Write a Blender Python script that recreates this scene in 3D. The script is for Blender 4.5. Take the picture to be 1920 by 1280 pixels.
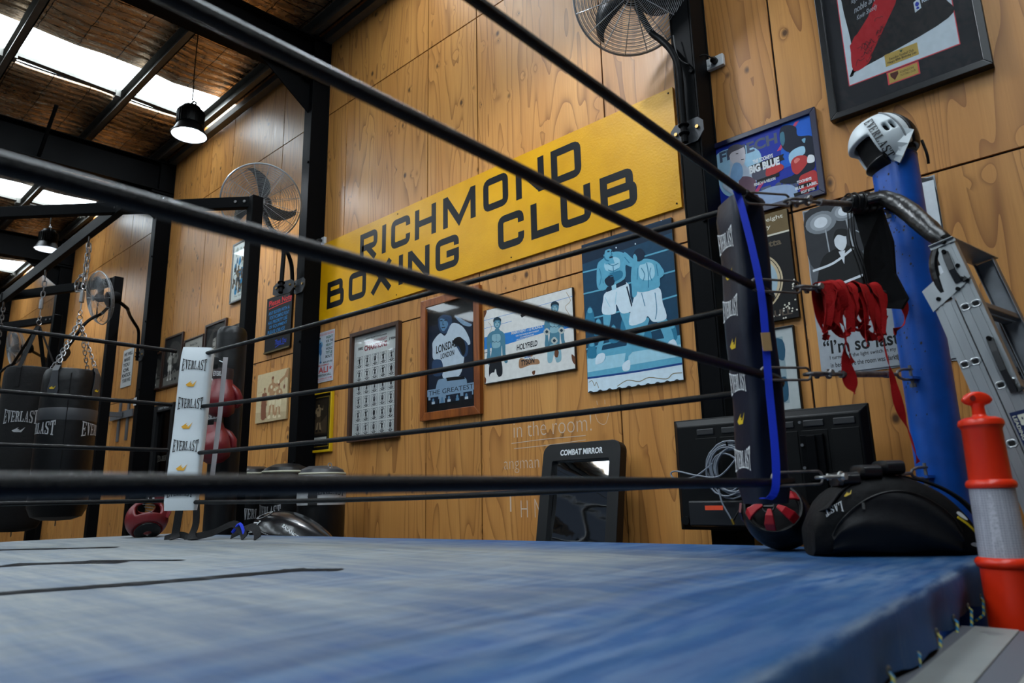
import bpy, bmesh, math, random
from mathutils import Vector, Matrix, noise
random.seed(7)
for o in list(bpy.data.objects): bpy.data.objects.remove(o)
SC = bpy.context.scene
COL = SC.collection
pi = math.pi
# ------------------------------------------------------------------ camera
# x runs along the plywood wall (wall face y=0), -y into the room, z up from the concrete floor
CAM = Vector((0.0, -3.506, 0.97))
YAW, PITCH, ROLL = 0.7308, 0.2197, -0.0220
cd = bpy.data.cameras.new('camera'); cam = bpy.data.objects.new('camera', cd); COL.objects.link(cam)
cd.sensor_width = 36; cd.lens = 1290.93/1920*36
cd.clip_start = 0.02; cd.clip_end = 100
fw = Vector((-math.sin(YAW)*math.cos(PITCH), math.cos(YAW)*math.cos(PITCH), math.sin(PITCH)))
rt = Vector((math.cos(YAW), math.sin(YAW), 0)); up = rt.cross(fw)
r2 = rt*math.cos(ROLL)+up*math.sin(ROLL); u2 = -rt*math.sin(ROLL)+up*math.cos(ROLL)
cam.matrix_world = Matrix.Translation(CAM) @ Matrix((r2, u2, -fw)).transposed().to_4x4()
cd.dof.use_dof = True; cd.dof.focus_distance = 4.6; cd.dof.aperture_fstop = 2.8
SC.camera = cam
# ------------------------------------------------------------------ exposure and light of the place
SC.view_settings.view_transform = 'Standard'; SC.view_settings.look = 'None'
SC.view_settings.gamma = 1; SC.view_settings.use_curve_mapping = False
SC.view_settings.exposure = 0.12
SKY_STRENGTH = 10.0
LAMP_W = 150.0
w = bpy.data.worlds.new('world'); SC.world = w; w.use_nodes = True
w.node_tree.nodes['Background'].inputs[0].default_value = (0.55, 0.72, 1.0, 1)
w.node_tree.nodes['Background'].inputs[1].default_value = 0.035

# ------------------------------------------------------------------ materials
MATS = {}
def srgb(c):
    return tuple(((x/255)/12.92 if x/255 <= .04045 else ((x/255+.055)/1.055)**2.4) for x in c)
def mat(key, col=(128,128,128), rough=.6, metal=0., spec=.5, var=0., vs=8., bump=0., bs=40., coat=0., emis=None, es=0., stretch=(1,1,1)):
    """Principled material, optional noise mottling (var) and bump."""
    if key in MATS: return MATS[key]
    m = bpy.data.materials.new(key); m.use_nodes = True; MATS[key] = m
    nt = m.node_tree; b = nt.nodes['Principled BSDF']
    c = srgb(col)
    b.inputs['Base Color'].default_value = (*c, 1); b.inputs['Roughness'].default_value = rough
    b.inputs['Metallic'].default_value = metal; b.inputs['Specular IOR Level'].default_value = spec
    if coat: b.inputs['Coat Weight'].default_value = coat; b.inputs['Coat Roughness'].default_value = .08
    if emis: b.inputs['Emission Color'].default_value = (*srgb(emis), 1); b.inputs['Emission Strength'].default_value = es
    if var or bump:
        tc = nt.nodes.new('ShaderNodeTexCoord'); mp = nt.nodes.new('ShaderNodeMapping'); mp.inputs['Scale'].default_value = stretch
        nt.links.new(tc.outputs['Object'], mp.inputs[0])
    if var:
        n = nt.nodes.new('ShaderNodeTexNoise'); n.inputs['Scale'].default_value = vs; n.inputs['Detail'].default_value = 5
        nt.links.new(mp.outputs[0], n.inputs[0])
        mr = nt.nodes.new('ShaderNodeMapRange'); mr.inputs[1].default_value = .3; mr.inputs[2].default_value = .7
        mr.inputs[3].default_value = 1-var; mr.inputs[4].default_value = 1+var; nt.links.new(n.outputs[0], mr.inputs[0])
        vm = nt.nodes.new('ShaderNodeVectorMath'); vm.operation = 'SCALE'; vm.inputs[0].default_value = c
        nt.links.new(mr.outputs[0], vm.inputs['Scale']); nt.links.new(vm.outputs[0], b.inputs['Base Color'])
    if bump:
        n2 = nt.nodes.new('ShaderNodeTexNoise'); n2.inputs['Scale'].default_value = bs; n2.inputs['Detail'].default_value = 4
        nt.links.new(mp.outputs[0], n2.inputs[0])
        bp = nt.nodes.new('ShaderNodeBump'); bp.inputs['Strength'].default_value = bump; bp.inputs['Distance'].default_value = .01
        nt.links.new(n2.outputs[0], bp.inputs['Height']); nt.links.new(bp.outputs[0], b.inputs['Normal'])
    return m

class NB:
    """small node-graph helper"""
    def __init__(s, m): s.m = m; s.t = m.node_tree; s.b = s.t.nodes['Principled BSDF']
    def n(s, typ, **kw):
        x = s.t.nodes.new(typ)
        for k, v in kw.items(): setattr(x, k, v)
        return x
    def l(s, a, b): s.t.links.new(a, b)
    def math(s, op, a, b=None, c=None, clamp=False):
        x = s.n('ShaderNodeMath', operation=op); x.use_clamp = clamp
        for i, v in enumerate((a, b, c)):
            if v is None: continue
            if isinstance(v, (int, float)): x.inputs[i].default_value = v
            else: s.l(v, x.inputs[i])
        return x.outputs[0]
    def mix(s, f, a, b):
        x = s.n('ShaderNodeMix', data_type='RGBA')
        if isinstance(f, (int, float)): x.inputs[0].default_value = f
        else: s.l(f, x.inputs[0])
        for i, v in ((6, a), (7, b)):
            if isinstance(v, tuple): x.inputs[i].default_value = (*v, 1)
            else: s.l(v, x.inputs[i])
        return x.outputs[2]
    def noise(s, vec, scale, detail=3, rough=.5, dist=0):
        x = s.n('ShaderNodeTexNoise'); x.inputs['Scale'].default_value = scale; x.inputs['Detail'].default_value = detail
        x.inputs['Roughness'].default_value = rough; x.inputs['Distortion'].default_value = dist
        s.l(vec, x.inputs[0]); return x.outputs[0]
    def scale(s, vec, sc, loc=(0,0,0)):
        x = s.n('ShaderNodeMapping'); x.inputs['Scale'].default_value = sc; x.inputs['Location'].default_value = loc
        s.l(vec, x.inputs[0]); return x.outputs[0]
    def ramp(s, v, a, b, lo=0., hi=1.):
        x = s.n('ShaderNodeMapRange'); s.l(v, x.inputs[0])
        for i, q in enumerate((a, b, lo, hi)): x.inputs[i+1].default_value = q
        return x.outputs[0]
    def bump(s, h, strength, dist=.01):
        x = s.n('ShaderNodeBump'); x.inputs['Strength'].default_value = strength; x.inputs['Distance'].default_value = dist
        s.l(h, x.inputs['Height']); s.l(x.outputs[0], s.b.inputs['Normal'])

def make_plywood():
    m = bpy.data.materials.new('varnished_plywood'); m.use_nodes = True; g = NB(m)
    tc = g.n('ShaderNodeTexCoord').outputs['Object']
    at = g.n('ShaderNodeAttribute'); at.attribute_name = 'sheet'; off = at.outputs['Vector']
    ad = g.n('ShaderNodeVectorMath', operation='ADD'); g.l(tc, ad.inputs[0]); g.l(off, ad.inputs[1]); P = ad.outputs[0]
    sp = g.n('ShaderNodeSeparateXYZ'); g.l(P, sp.inputs[0])
    X, Z = sp.outputs[0], sp.outputs[2]
    # knots: sparse voronoi points that gather in loose horizontal rows
    kv = g.n('ShaderNodeTexVoronoi'); kv.inputs['Scale'].default_value = 1.0; kv.voronoi_dimensions = '3D'
    flat = g.scale(P, (9, .001, 6.5)); g.l(flat, kv.inputs[0])
    kd = kv.outputs['Distance']; kc = g.n('ShaderNodeSeparateColor'); g.l(kv.outputs['Color'], kc.inputs[0])
    kp = g.n('ShaderNodeSeparateXYZ'); g.l(kv.outputs['Position'], kp.inputs[0])
    wob = g.noise(g.scale(P, (1.2, .001, .2)), 1.0, 1)
    row = g.math('FRACT', g.math('ADD', g.math('MULTIPLY', kp.outputs[2], .29), g.math('MULTIPLY', wob, .5)))
    inrow = g.math('LESS_THAN', g.math('ABSOLUTE', g.math('SUBTRACT', row, .5)), .19)
    pick = g.math('LESS_THAN', kc.outputs[0], .85)
    pick2 = g.math('MAXIMUM', g.math('MULTIPLY', inrow, pick), g.math('LESS_THAN', kc.outputs[0], .05))
    size = g.math('ADD', g.math('MULTIPLY', kc.outputs[1], .10), .06)
    knot = g.math('MULTIPLY', g.ramp(g.math('DIVIDE', kd, size), 1.35, .55), pick2)
    halo = g.math('MULTIPLY', g.ramp(kd, .42, .0), pick2)
    # cathedral grain = contour lines of a vertically stretched field
    f1 = g.noise(g.scale(P, (2.6, .001, .26)), 1.0, 2, .45, .3)
    f = g.math('ADD', g.math('MULTIPLY', f1, 20.), g.math('MULTIPLY', halo, .9))
    f = g.math('ADD', f, g.math('MULTIPLY', X, 1.6))
    fr = g.math('FRACT', f)
    line = g.math('POWER', fr, 5.)
    soft = g.ramp(g.noise(g.scale(P, (3., .001, .35)), 1.0, 3), .3, .7)
    fine = g.noise(g.scale(P, (90, .001, 3.0)), 1.0, 4, .6)
    big = g.noise(g.scale(P, (.9, .001, .7)), 1.0, 3)
    c1 = g.mix(soft, (.66, .325, .092), (.50, .215, .052))
    c2 = g.mix(g.math('MULTIPLY', line, .8), c1, (.17, .058, .016))
    c3 = g.mix(g.ramp(fine, .35, .75, 0, .35), c2, (.30, .125, .035))
    c4 = g.mix(g.ramp(big, .35, .7, 0, .35), c3, (.44, .185, .052))
    c5 = g.mix(g.math('MULTIPLY', knot, .92), c4, (.055, .024, .010))
    tone = g.n('ShaderNodeHueSaturation'); g.l(c5, tone.inputs['Color']); g.l(g.ramp(at.outputs['Fac'], 0, 60, .84, 1.1), tone.inputs['Value'])
    g.l(tone.outputs[0], g.b.inputs['Base Color'])
    g.l(g.ramp(fine, .3, .7, .30, .48), g.b.inputs['Roughness'])
    g.b.inputs['Specular IOR Level'].default_value = .3
    g.bump(g.math('ADD', g.math('MULTIPLY', line, -.4), g.math('MULTIPLY', knot, -.6)), .12, .002)
    return m

def make_foil():
    m = bpy.data.materials.new('foil_insulation'); m.use_nodes = True; g = NB(m)
    tc = g.n('ShaderNodeTexCoord').outputs['Object']; sp = g.n('ShaderNodeSeparateXYZ'); g.l(tc, sp.inputs[0])
    n1 = g.noise(g.scale(tc, (5, 2.2, 1)), 1.0, 4, .55, .6)
    n2 = g.noise(g.scale(tc, (22, 10, 1)), 1.0, 3, .5, .8)
    wx = g.math('ADD', sp.outputs[0], g.math('MULTIPLY', n1, .08)); wy = g.math('ADD', sp.outputs[1], g.math('MULTIPLY', n1, .06))
    gx = g.math('LESS_THAN', g.math('ABSOLUTE', g.math('SUBTRACT', g.math('FRACT', g.math('DIVIDE', wx, .14)), .5)), .035)
    gy = g.math('LESS_THAN', g.math('ABSOLUTE', g.math('SUBTRACT', g.math('FRACT', g.math('DIVIDE', wy, .38)), .5)), .012)
    wire = g.math('MAXIMUM', gx, gy)
    sag = g.math('ABSOLUTE', g.math('SINE', g.math('MULTIPLY', wx, pi/.14)))
    g.l(g.mix(wire, g.mix(g.ramp(n1, .35, .7), (.78, .54, .33), (.36, .23, .13)), (.02, .018, .016)), g.b.inputs['Base Color'])
    g.b.inputs['Metallic'].default_value = .85
    g.l(g.ramp(n2, .3, .7, .18, .42), g.b.inputs['Roughness'])
    h = g.math('ADD', g.math('MULTIPLY', n1, 1.0), g.math('ADD', g.math('MULTIPLY', n2, .35), g.math('MULTIPLY', sag, .5)))
    g.bump(h, .8, .04)
    return m

def make_canvas(side=False):
    m = bpy.data.materials.new('blue_canvas'); m.use_nodes = True; g = NB(m)
    tc = g.scale(g.n('ShaderNodeTexCoord').outputs['Object'], (1,1,1), (-3.2,-3.6,0)); sp = g.n('ShaderNodeSeparateXYZ'); g.l(tc, sp.inputs[0])
    X, Y, Z = sp.outputs
    big = g.noise(g.scale(tc, (.55, .8, 1), (3.1, .4, 0)), 1.0, 4, .55)
    strk = g.noise(g.scale(tc, (1.6, 16, 1)), 1.0, 8, .68)
    strk2 = g.noise(g.scale(tc, (14, 2.0, 1)), 1.0, 8, .68)
    grit = g.noise(tc, 60, 4, .6)
    # worn pale where people move, still blue along the apron
    ex = g.ramp(X, -.62, -1.55); ey = g.ramp(Y, -.85, -1.35)
    wear = g.math('MULTIPLY', ex, ey)
    wear = g.math('MULTIPLY', wear, g.ramp(big, .22, .58, .35, 1.))
    wear = g.math('ADD', wear, g.ramp(strk, .35, .75, -.22, .22), clamp=True)
    wear = g.math('ADD', wear, g.ramp(strk2, .35, .75, -.1, .14), clamp=True)
    blue = g.mix(g.ramp(strk2, .35, .7), (.006, .046, .150), (.016, .080, .195))
    pale = g.mix(g.ramp(strk, .3, .7), (.118, .132, .134), (.215, .226, .222))
    c = g.mix(wear, blue, pale)
    c = g.mix(g.ramp(grit, .62, .75, 0, .35), c, (.07, .09, .12))
    # rubbed pale line where the canvas folds over the edge
    edge = g.math('MULTIPLY', g.ramp(g.math('ABSOLUTE', g.math('SUBTRACT', Z, .737)), .010, .0), g.ramp(g.noise(g.scale(tc, (30, 5, 30)), 1., 3), .4, .6))
    c = g.mix(g.math('MULTIPLY', edge, .55), c, (.30, .38, .46))
    g.l(c, g.b.inputs['Base Color']); g.b.inputs['Roughness'].default_value = .62; g.b.inputs['Specular IOR Level'].default_value = .3
    g.bump(g.math('ADD', g.math('MULTIPLY', grit, .2), g.math('ADD', g.math('MULTIPLY', strk, .5), g.math('MULTIPLY', strk2, .4))), .35, .012)
    return m

def make_wood(key, a, b, rough=.4):
    if key in MATS: return MATS[key]
    m = bpy.data.materials.new(key); m.use_nodes = True; MATS[key] = m; g = NB(m)
    tc = g.n('ShaderNodeTexCoord').outputs['Object']
    n = g.noise(g.scale(tc, (12, 12, 2)), 1.0, 4, .6, 1.)
    g.l(g.mix(g.ramp(n, .35, .65), srgb(a), srgb(b)), g.b.inputs['Base Color']); g.b.inputs['Roughness'].default_value = rough
    return m

def make_hivis():
    m = bpy.data.materials.new('reflective_sleeve'); m.use_nodes = True; g = NB(m)
    tc = g.n('ShaderNodeTexCoord').outputs['Object']
    v = g.n('ShaderNodeTexVoronoi'); v.feature = 'DISTANCE_TO_EDGE'; v.inputs['Scale'].default_value = 150; v.inputs['Randomness'].default_value = .15
    g.l(tc, v.inputs[0]); n = g.noise(tc, 9, 3)
    c = g.mix(g.ramp(v.outputs[0], .0, .12), (.50, .50, .55), (.30, .30, .34))
    g.l(g.mix(g.ramp(n, .5, .75, 0, .5), c, (.16, .16, .18)), g.b.inputs['Base Color'])
    g.b.inputs['Roughness'].default_value = .35; return m

PLY = make_plywood(); FOIL = make_foil(); CANVAS = make_canvas(); HIVIS = make_hivis()
STEEL = mat('black_painted_steel', (8,9,11), .5, 0, .05, .15, 3, .05, 60)
STEEL2 = mat('grey_galvanised_steel', (105,103,98), .45, .75, .5, .15, 6)
BLACKP = mat('black_plastic', (9,10,12), .42, 0, .3)
ROPE = mat('black_rope_cover', (6,7,9), .25, 0, .16, 0, 8, .5, 420)
CHROME = mat('steel_chain', (150,150,152), .32, 1., .5, .2, 20)
RUST = mat('worn_galvanised', (112,110,110), .5, .7, .5, .35, 30, .3, 90)
VINYL = mat('black_vinyl', (9,10,12), .38, 0, .3, 0, 8, .35, 14)
VINYLG = mat('charcoal_vinyl', (48,50,54), .4)
DARKFAB = mat('black_fabric', (8,8,10), .8, 0, .3, .15, 20, .4, 30)
NAVY = mat('navy_vinyl', (6,15,34), .4, 0, .3, .1, 4, .3, 9)
WHITEV = mat('white_vinyl', (198,206,210), .42, 0, .4, .04, 5, .35, 7)
PBLUE = mat('blue_painted_post', (4,72,158), .38, 0, .5, .28, 7, .1, 30)
WEB = mat('royal_blue_webbing', (18,50,190), .6, 0, .3, 0, 8, .2, 300)
REDL = mat('dark_red_leather', (96,12,20), .4, 0, .5, .15, 10, .25, 25)
REDC = mat('red_cotton', (158,14,16), .8, 0, .2, .12, 30, .3, 200)
REDB = mat('bright_red_leather', (170,22,34), .3)
WHT = mat('white_ink', (205,208,210), .6); BLK = mat('black_ink', (12,12,14), .5)
YEL = mat('amber_ink', (205,150,30), .6); GOLD = mat('gold_ink', (196,164,20), .5)
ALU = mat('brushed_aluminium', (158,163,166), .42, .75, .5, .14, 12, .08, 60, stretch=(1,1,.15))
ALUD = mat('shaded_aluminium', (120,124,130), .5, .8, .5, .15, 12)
ORANGE = mat('orange_plastic', (214,44,12), .32, 0, .5, .06, 6)
CABLE = mat('grey_cable', (105,112,122), .45)
WHITEP = mat('white_plastic', (196,198,200), .4)
def glassmat():
    m = bpy.data.materials.new('picture_glass'); m.use_nodes = True; nt = m.node_tree
    for n in list(nt.nodes): nt.nodes.remove(n)
    o = nt.nodes.new('ShaderNodeOutputMaterial'); mx = nt.nodes.new('ShaderNodeMixShader')
    t = nt.nodes.new('ShaderNodeBsdfTransparent'); gl = nt.nodes.new('ShaderNodeBsdfGlossy'); gl.inputs['Roughness'].default_value = .03
    fr = nt.nodes.new('ShaderNodeFresnel'); fr.inputs[0].default_value = 1.45; ge = nt.nodes.new('ShaderNodeNewGeometry')
    mu = nt.nodes.new('ShaderNodeMath'); mu.operation = 'MULTIPLY_ADD'; mu.inputs[1].default_value = -1; mu.inputs[2].default_value = 1; nt.links.new(ge.outputs['Backfacing'], mu.inputs[0])
    m2 = nt.nodes.new('ShaderNodeMath'); m2.operation = 'MULTIPLY'; nt.links.new(fr.outputs[0], m2.inputs[0]); nt.links.new(mu.outputs[0], m2.inputs[1]); nt.links.new(m2.outputs[0], mx.inputs[0]); nt.links.new(t.outputs[0], mx.inputs[1]); nt.links.new(gl.outputs[0], mx.inputs[2]); nt.links.new(mx.outputs[0], o.inputs[0])
    return m
GLASS = glassmat()

# ------------------------------------------------------------------ object helpers
def link(o): COL.objects.link(o); return o
def thing(name, label, cat, loc=(0,0,0), group=None, rot=None):
    o = bpy.data.objects.new(name, None); link(o); o.empty_display_size = .05
    o.matrix_world = Matrix.Translation(Vector(loc)) @ (rot.to_4x4() if rot else Matrix.Identity(4))
    o['label'] = label; o['category'] = cat
    if group: o['group'] = group
    return o
WM = {}
def wmat(o):
    m = o.matrix_basis.copy()
    return (wmat(o.parent) @ m) if o.parent else m
def V(*a): return Vector(a)
def frame_of(d, hint=(0,0,1)):
    d = Vector(d).normalized(); h = Vector(hint)
    if abs(d.dot(h.normalized())) > .98: h = Vector((1,0,0))
    a = d.cross(h).normalized(); return a, d.cross(a).normalized(), d
class MB:
    """mesh builder in world coordinates"""
    def __init__(s): s.bm = bmesh.new(); s.mats = []
    def _m(s, faces, m):
        if m is None: return
        if m not in s.mats: s.mats.append(m)
        i = s.mats.index(m)
        for f in faces: f.material_index = i
    def box(s, c, size, R=None, m=None):
        R = R or Matrix.Identity(3); c = Vector(c); vs = []
        for x in (-.5,.5):
            for y in (-.5,.5):
                for z in (-.5,.5): vs.append(s.bm.verts.new(c + R @ Vector((x*size[0], y*size[1], z*size[2]))))
        fs = [s.bm.faces.new([vs[i] for i in q]) for q in ((0,1,3,2),(4,6,7,5),(0,4,5,1),(2,3,7,6),(0,2,6,4),(1,5,7,3))]
        s._m(fs, m); return s
    def bb(s, x0, x1, y0, y1, z0, z1, m=None): return s.box(((x0+x1)/2,(y0+y1)/2,(z0+z1)/2), (abs(x1-x0),abs(y1-y0),abs(z1-z0)), None, m)
    def tube(s, pts, r, seg=10, closed=False, m=None, cap=True, ry=None, hint=(0,0,1)):
        pts = [Vector(p) for p in pts]; n = len(pts); rings = []
        rr = r if isinstance(r, (list, tuple)) else [r]*n
        a = None
        for i, p in enumerate(pts):
            d = (pts[(i+1) % n]-pts[i-1]) if closed else (pts[min(i+1, n-1)]-pts[max(i-1, 0)])
            if d.length < 1e-9: d = Vector((0,0,1))
            d.normalize()
            if a is None: a = frame_of(d, hint)[0]
            else:
                a = a - d*a.dot(d)
                a = a.normalized() if a.length > 1e-6 else frame_of(d)[0]
            b = d.cross(a)
            k = (ry/r if (ry and not isinstance(r, (list, tuple))) else 1)
            rings.append([s.bm.verts.new(p + a*rr[i]*math.cos(2*pi*j/seg) + b*rr[i]*k*math.sin(2*pi*j/seg)) for j in range(seg)])
        fs = []
        for i in range(n if closed else n-1):
            A, B = rings[i], rings[(i+1) % n]
            for j in range(seg): fs.append(s.bm.faces.new((A[j], A[(j+1) % seg], B[(j+1) % seg], B[j])))
        if cap and not closed: fs += [s.bm.faces.new(rings[0][::-1]), s.bm.faces.new(rings[-1])]
        s._m(fs, m); return s
    def cyl(s, a, b, r, seg=20, m=None, r1=None): return s.tube([a, b], [r, r if r1 is None else r1], seg, m=m)
    def lathe(s, c, prof, axis=(0,0,1), seg=32, m=None, cap=True):
        """prof = [(radius, height)] about axis through c"""
        A, B, D = frame_of(axis); c = Vector(c); rings = []
        for r, h in prof: rings.append([s.bm.verts.new(c + D*h + (A*math.cos(2*pi*j/seg)+B*math.sin(2*pi*j/seg))*max(r, 1e-5)) for j in range(seg)])
        fs = []
        for i in range(len(prof)-1):
            for j in range(seg): fs.append(s.bm.faces.new((rings[i][j], rings[i][(j+1) % seg], rings[i+1][(j+1) % seg], rings[i+1][j])))
        if cap: fs += [s.bm.faces.new(rings[0][::-1]), s.bm.faces.new(rings[-1])]
        s._m(fs, m); return s
    def ring(s, c, R, r, axis, seg=32, ts=6, m=None, sx=1., sy=1., hint=(0,0,1)):
        A, B, D = frame_of(axis, hint); c = Vector(c)
        return s.tube([c + A*R*sx*math.cos(2*pi*i/seg) + B*R*sy*math.sin(2*pi*i/seg) for i in range(seg)], r, ts, True, m)
    def loft(s, secs, seg=24, e=2., m=None, cap=True):
        """secs = [(centre, a_vec, b_vec)] superellipse sections"""
        rings = []
        for c, a, b in secs:
            c, a, b = Vector(c), Vector(a), Vector(b); R = []
            for j in range(seg):
                t = 2*pi*j/seg; ct, st = math.cos(t), math.sin(t)
                R.append(s.bm.verts.new(c + a*math.copysign(abs(ct)**(2/e), ct) + b*math.copysign(abs(st)**(2/e), st)))
            rings.append(R)
        fs = []
        for A, B in zip(rings, rings[1:]):
            for j in range(seg): fs.append(s.bm.faces.new((A[j], A[(j+1) % seg], B[(j+1) % seg], B[j])))
        if cap: fs += [s.bm.faces.new(rings[0][::-1]), s.bm.faces.new(rings[-1])]
        s._m(fs, m); return s
    def ribbon(s, pts, width, side=None, th=.0015, m=None):
        """flat strap through pts; side = width direction (vector or list)"""
        pts = [Vector(p) for p in pts]; n = len(pts); rows = []
        for i, p in enumerate(pts):
            d = (pts[min(i+1, n-1)]-pts[max(i-1, 0)]).normalized()
            sd = Vector(side[i] if isinstance(side, list) else side)
            sd = (sd - d*sd.dot(d)); sd = sd.normalized() if sd.length > 1e-6 else frame_of(d)[0]
            nn = d.cross(sd); ww = width[i] if isinstance(width, list) else width
            rows.append([s.bm.verts.new(p + sd*ww*.5*k + nn*th*q) for k, q in ((-1,-.5),(1,-.5),(1,.5),(-1,.5))])
        fs = []
        for A, B in zip(rows, rows[1:]):
            for j in range(4): fs.append(s.bm.faces.new((A[j], A[(j+1) % 4], B[(j+1) % 4], B[j])))
        fs += [s.bm.faces.new(rows[0][::-1]), s.bm.faces.new(rows[-1])]
        s._m(fs, m); return s
    def chain(s, pts, L=.04, r=.004, m=None):
        pts = [Vector(p) for p in pts]; segs = [(a, b, (b-a).length) for a, b in zip(pts, pts[1:])]
        tot = sum(x[2] for x in segs); pitch = L*.72; n = max(1, int(tot/pitch)); k = 0
        for i in range(n):
            t = (i+.5)*tot/n; acc = 0
            for a, b, l in segs:
                if acc + l >= t or (a, b, l) == segs[-1]:
                    c = a.lerp(b, (t-acc)/l); d = (b-a).normalized(); break
                acc += l
            A, B, _ = frame_of(d, (.3,.5,.1)); side = A if i % 2 else B
            side = (side*math.cos(.3) + d.cross(side)*math.sin(.3))
            P = []
            for q in range(12):
                t2 = 2*pi*q/12; x = math.cos(t2); y = math.sin(t2)
                P.append(c + side*x*L*.27 + d*(y*L*.27 + math.copysign(L*.23, y if abs(y) > .01 else 1)*(1 if abs(y) > .01 else 0)))
            s.tube(P, r, 5, True, m)
        return s
    def ngon(s, pts, m=None):
        f = s.bm.faces.new([s.bm.verts.new(Vector(p)) for p in pts]); s._m([f], m); return s
    def prism(s, pts, d, m=None):
        d = Vector(d); a = [s.bm.verts.new(Vector(p)) for p in pts]; b = [s.bm.verts.new(Vector(p)+d) for p in pts]; n = len(a)
        fs = [s.bm.faces.new(a[::-1]), s.bm.faces.new(b)] + [s.bm.faces.new((a[i], a[(i+1) % n], b[(i+1) % n], b[i])) for i in range(n)]
        s._m(fs, m); return s
    def build(s, name, m=None, parent=None, smooth=False, bevel=0, subd=0, loc=None, label=None, solid=0, angle=35):
        base = wmat(parent) if parent else Matrix.Translation(Vector(loc) if loc is not None else Vector((0,0,0)))
        bmesh.ops.recalc_face_normals(s.bm, faces=s.bm.faces[:]) if not getattr(s, 'raw', 0) else None
        s.bm.transform(base.inverted())
        me = bpy.data.meshes.new(name); s.bm.to_mesh(me); s.bm.free()
        for x in (s.mats or [m]): me.materials.append(x)
        o = bpy.data.objects.new(name, me); link(o)
        if parent: o.parent = parent
        elif loc is not None: o.location = loc
        if smooth:
            me.polygons.foreach_set('use_smooth', [True]*len(me.polygons))
            if not subd: me.set_sharp_from_angle(angle=math.radians(angle))
        if solid:
            q = o.modifiers.new('thickness', 'SOLIDIFY'); q.thickness = solid; q.offset = -1
        if bevel:
            q = o.modifiers.new('edge', 'BEVEL'); q.width = bevel; q.segments = 2; q.limit_method = 'ANGLE'
        if subd:
            q = o.modifiers.new('soft', 'SUBSURF'); q.levels = subd; q.render_levels = subd
        if label: o['label'] = label
        return o
def tag(o, label, cat, group=None):
    o['label'] = label; o['category'] = cat
    if group: o['group'] = group
    return o
def struct(o): o['kind'] = 'structure'; return o
def copy_tree(o, parent=None):
    c = o.copy(); link(c)
    if parent: c.parent = parent
    for ch in [x for x in bpy.data.objects if x.parent == o]: copy_tree(ch, c)
    return c
def spline(pts, n=6, closed=False):
    P = [Vector(p) for p in pts]; N = len(P); out = []
    for i in range(N if closed else N-1):
        p0 = P[(i-1) % N] if closed or i > 0 else P[0]; p1 = P[i]; p2 = P[(i+1) % N]
        p3 = P[(i+2) % N] if closed or i+2 < N else P[-1]
        for k in range(n):
            t = k/n
            out.append(.5*((2*p1)+(p2-p0)*t+(2*p0-5*p1+4*p2-p3)*t*t+(3*p1-p0-3*p2+p3)*t**3))
    if not closed: out.append(P[-1].copy())
    return out
# ------------------------------------------------------------------ flat lettering
TCACHE = {}
def text2d(s, bold=0., shear=0.):
    k = (s, bold, shear)
    if k in TCACHE: return TCACHE[k]
    cu = bpy.data.curves.new('t', 'FONT'); cu.body = s; cu.offset = bold; cu.shear = shear; cu.resolution_u = 3; cu.fill_mode = 'FRONT'
    ob = bpy.data.objects.new('t', cu); COL.objects.link(ob); bpy.context.view_layer.update()
    me = ob.evaluated_get(bpy.context.evaluated_depsgraph_get()).to_mesh()
    vs = [(v.co.x, v.co.y) for v in me.vertices]; fs = [tuple(p.vertices) for p in me.polygons]
    ob.evaluated_get(bpy.context.evaluated_depsgraph_get()).to_mesh_clear()
    bpy.data.objects.remove(ob); bpy.data.curves.remove(cu)
    x0 = min(v[0] for v in vs); x1 = max(v[0] for v in vs); y0 = min(v[1] for v in vs); y1 = max(v[1] for v in vs)
    vs = [((x-x0)/(x1-x0), (y-y0)/max(y1-y0, 1e-6)) for x, y in vs]
    TCACHE[k] = (vs, fs, (x1-x0)/max(y1-y0, 1e-6)); return TCACHE[k]
# blocky serif capitals for the sport-brand wordmark, drawn as strokes on a 10x20 cell
SERIF = {
 'E': [(1,0,3.4,20),(0,0,9,1.6),(0,18.4,9,20),(7.6,0,9,5),(7.6,15,9,20),(3,9,7,10.8),(6,7,7,13)],
 'V': [((1,20),(3.8,20),(6,4.5),(5,0),(4.2,0)),((7.4,20),(8.6,20),(5.6,0),(4.9,1)),(0,18.6,5,20),(6.4,18.6,10,20)],
 'R': [(1,0,3.4,20),(0,0,5,1.6),(0,18.4,6,20),(5.6,10.5,8.2,19),(3,9,6.5,10.6),((4.5,9.6),(6.6,9.6),(9.4,0),(6.9,0)),(6.4,0,10,1.4)],
 'L': [(1,0,3.4,20),(0,0,9,1.6),(0,18.4,5,20),(7.6,0,9,6)],
 'A': [((4.4,20),(5.8,20),(8.6,0),(6,0)),((4.4,20),(5.2,17),(2.4,0),(1.4,0)),(0,0,3.6,1.4),(5.2,0,10,1.4),(3,6,7,7.4)],
 'S': [(1,12,3.4,18.6),(6.4,1.4,8.8,8.4),((1,12),(3.4,13.6),(8.8,8.4),(6.4,6.6)),(2,18.4,8.6,20),(1.4,0,7.8,1.6),(7.4,14,8.8,20),(1,0,2.4,6)],
 'T': [(3.9,0,6.3,20),(.4,18.2,9.8,20),(.4,13.6,1.8,20),(8.4,13.6,9.8,20),(2.6,0,7.6,1.5)],
}
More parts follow.
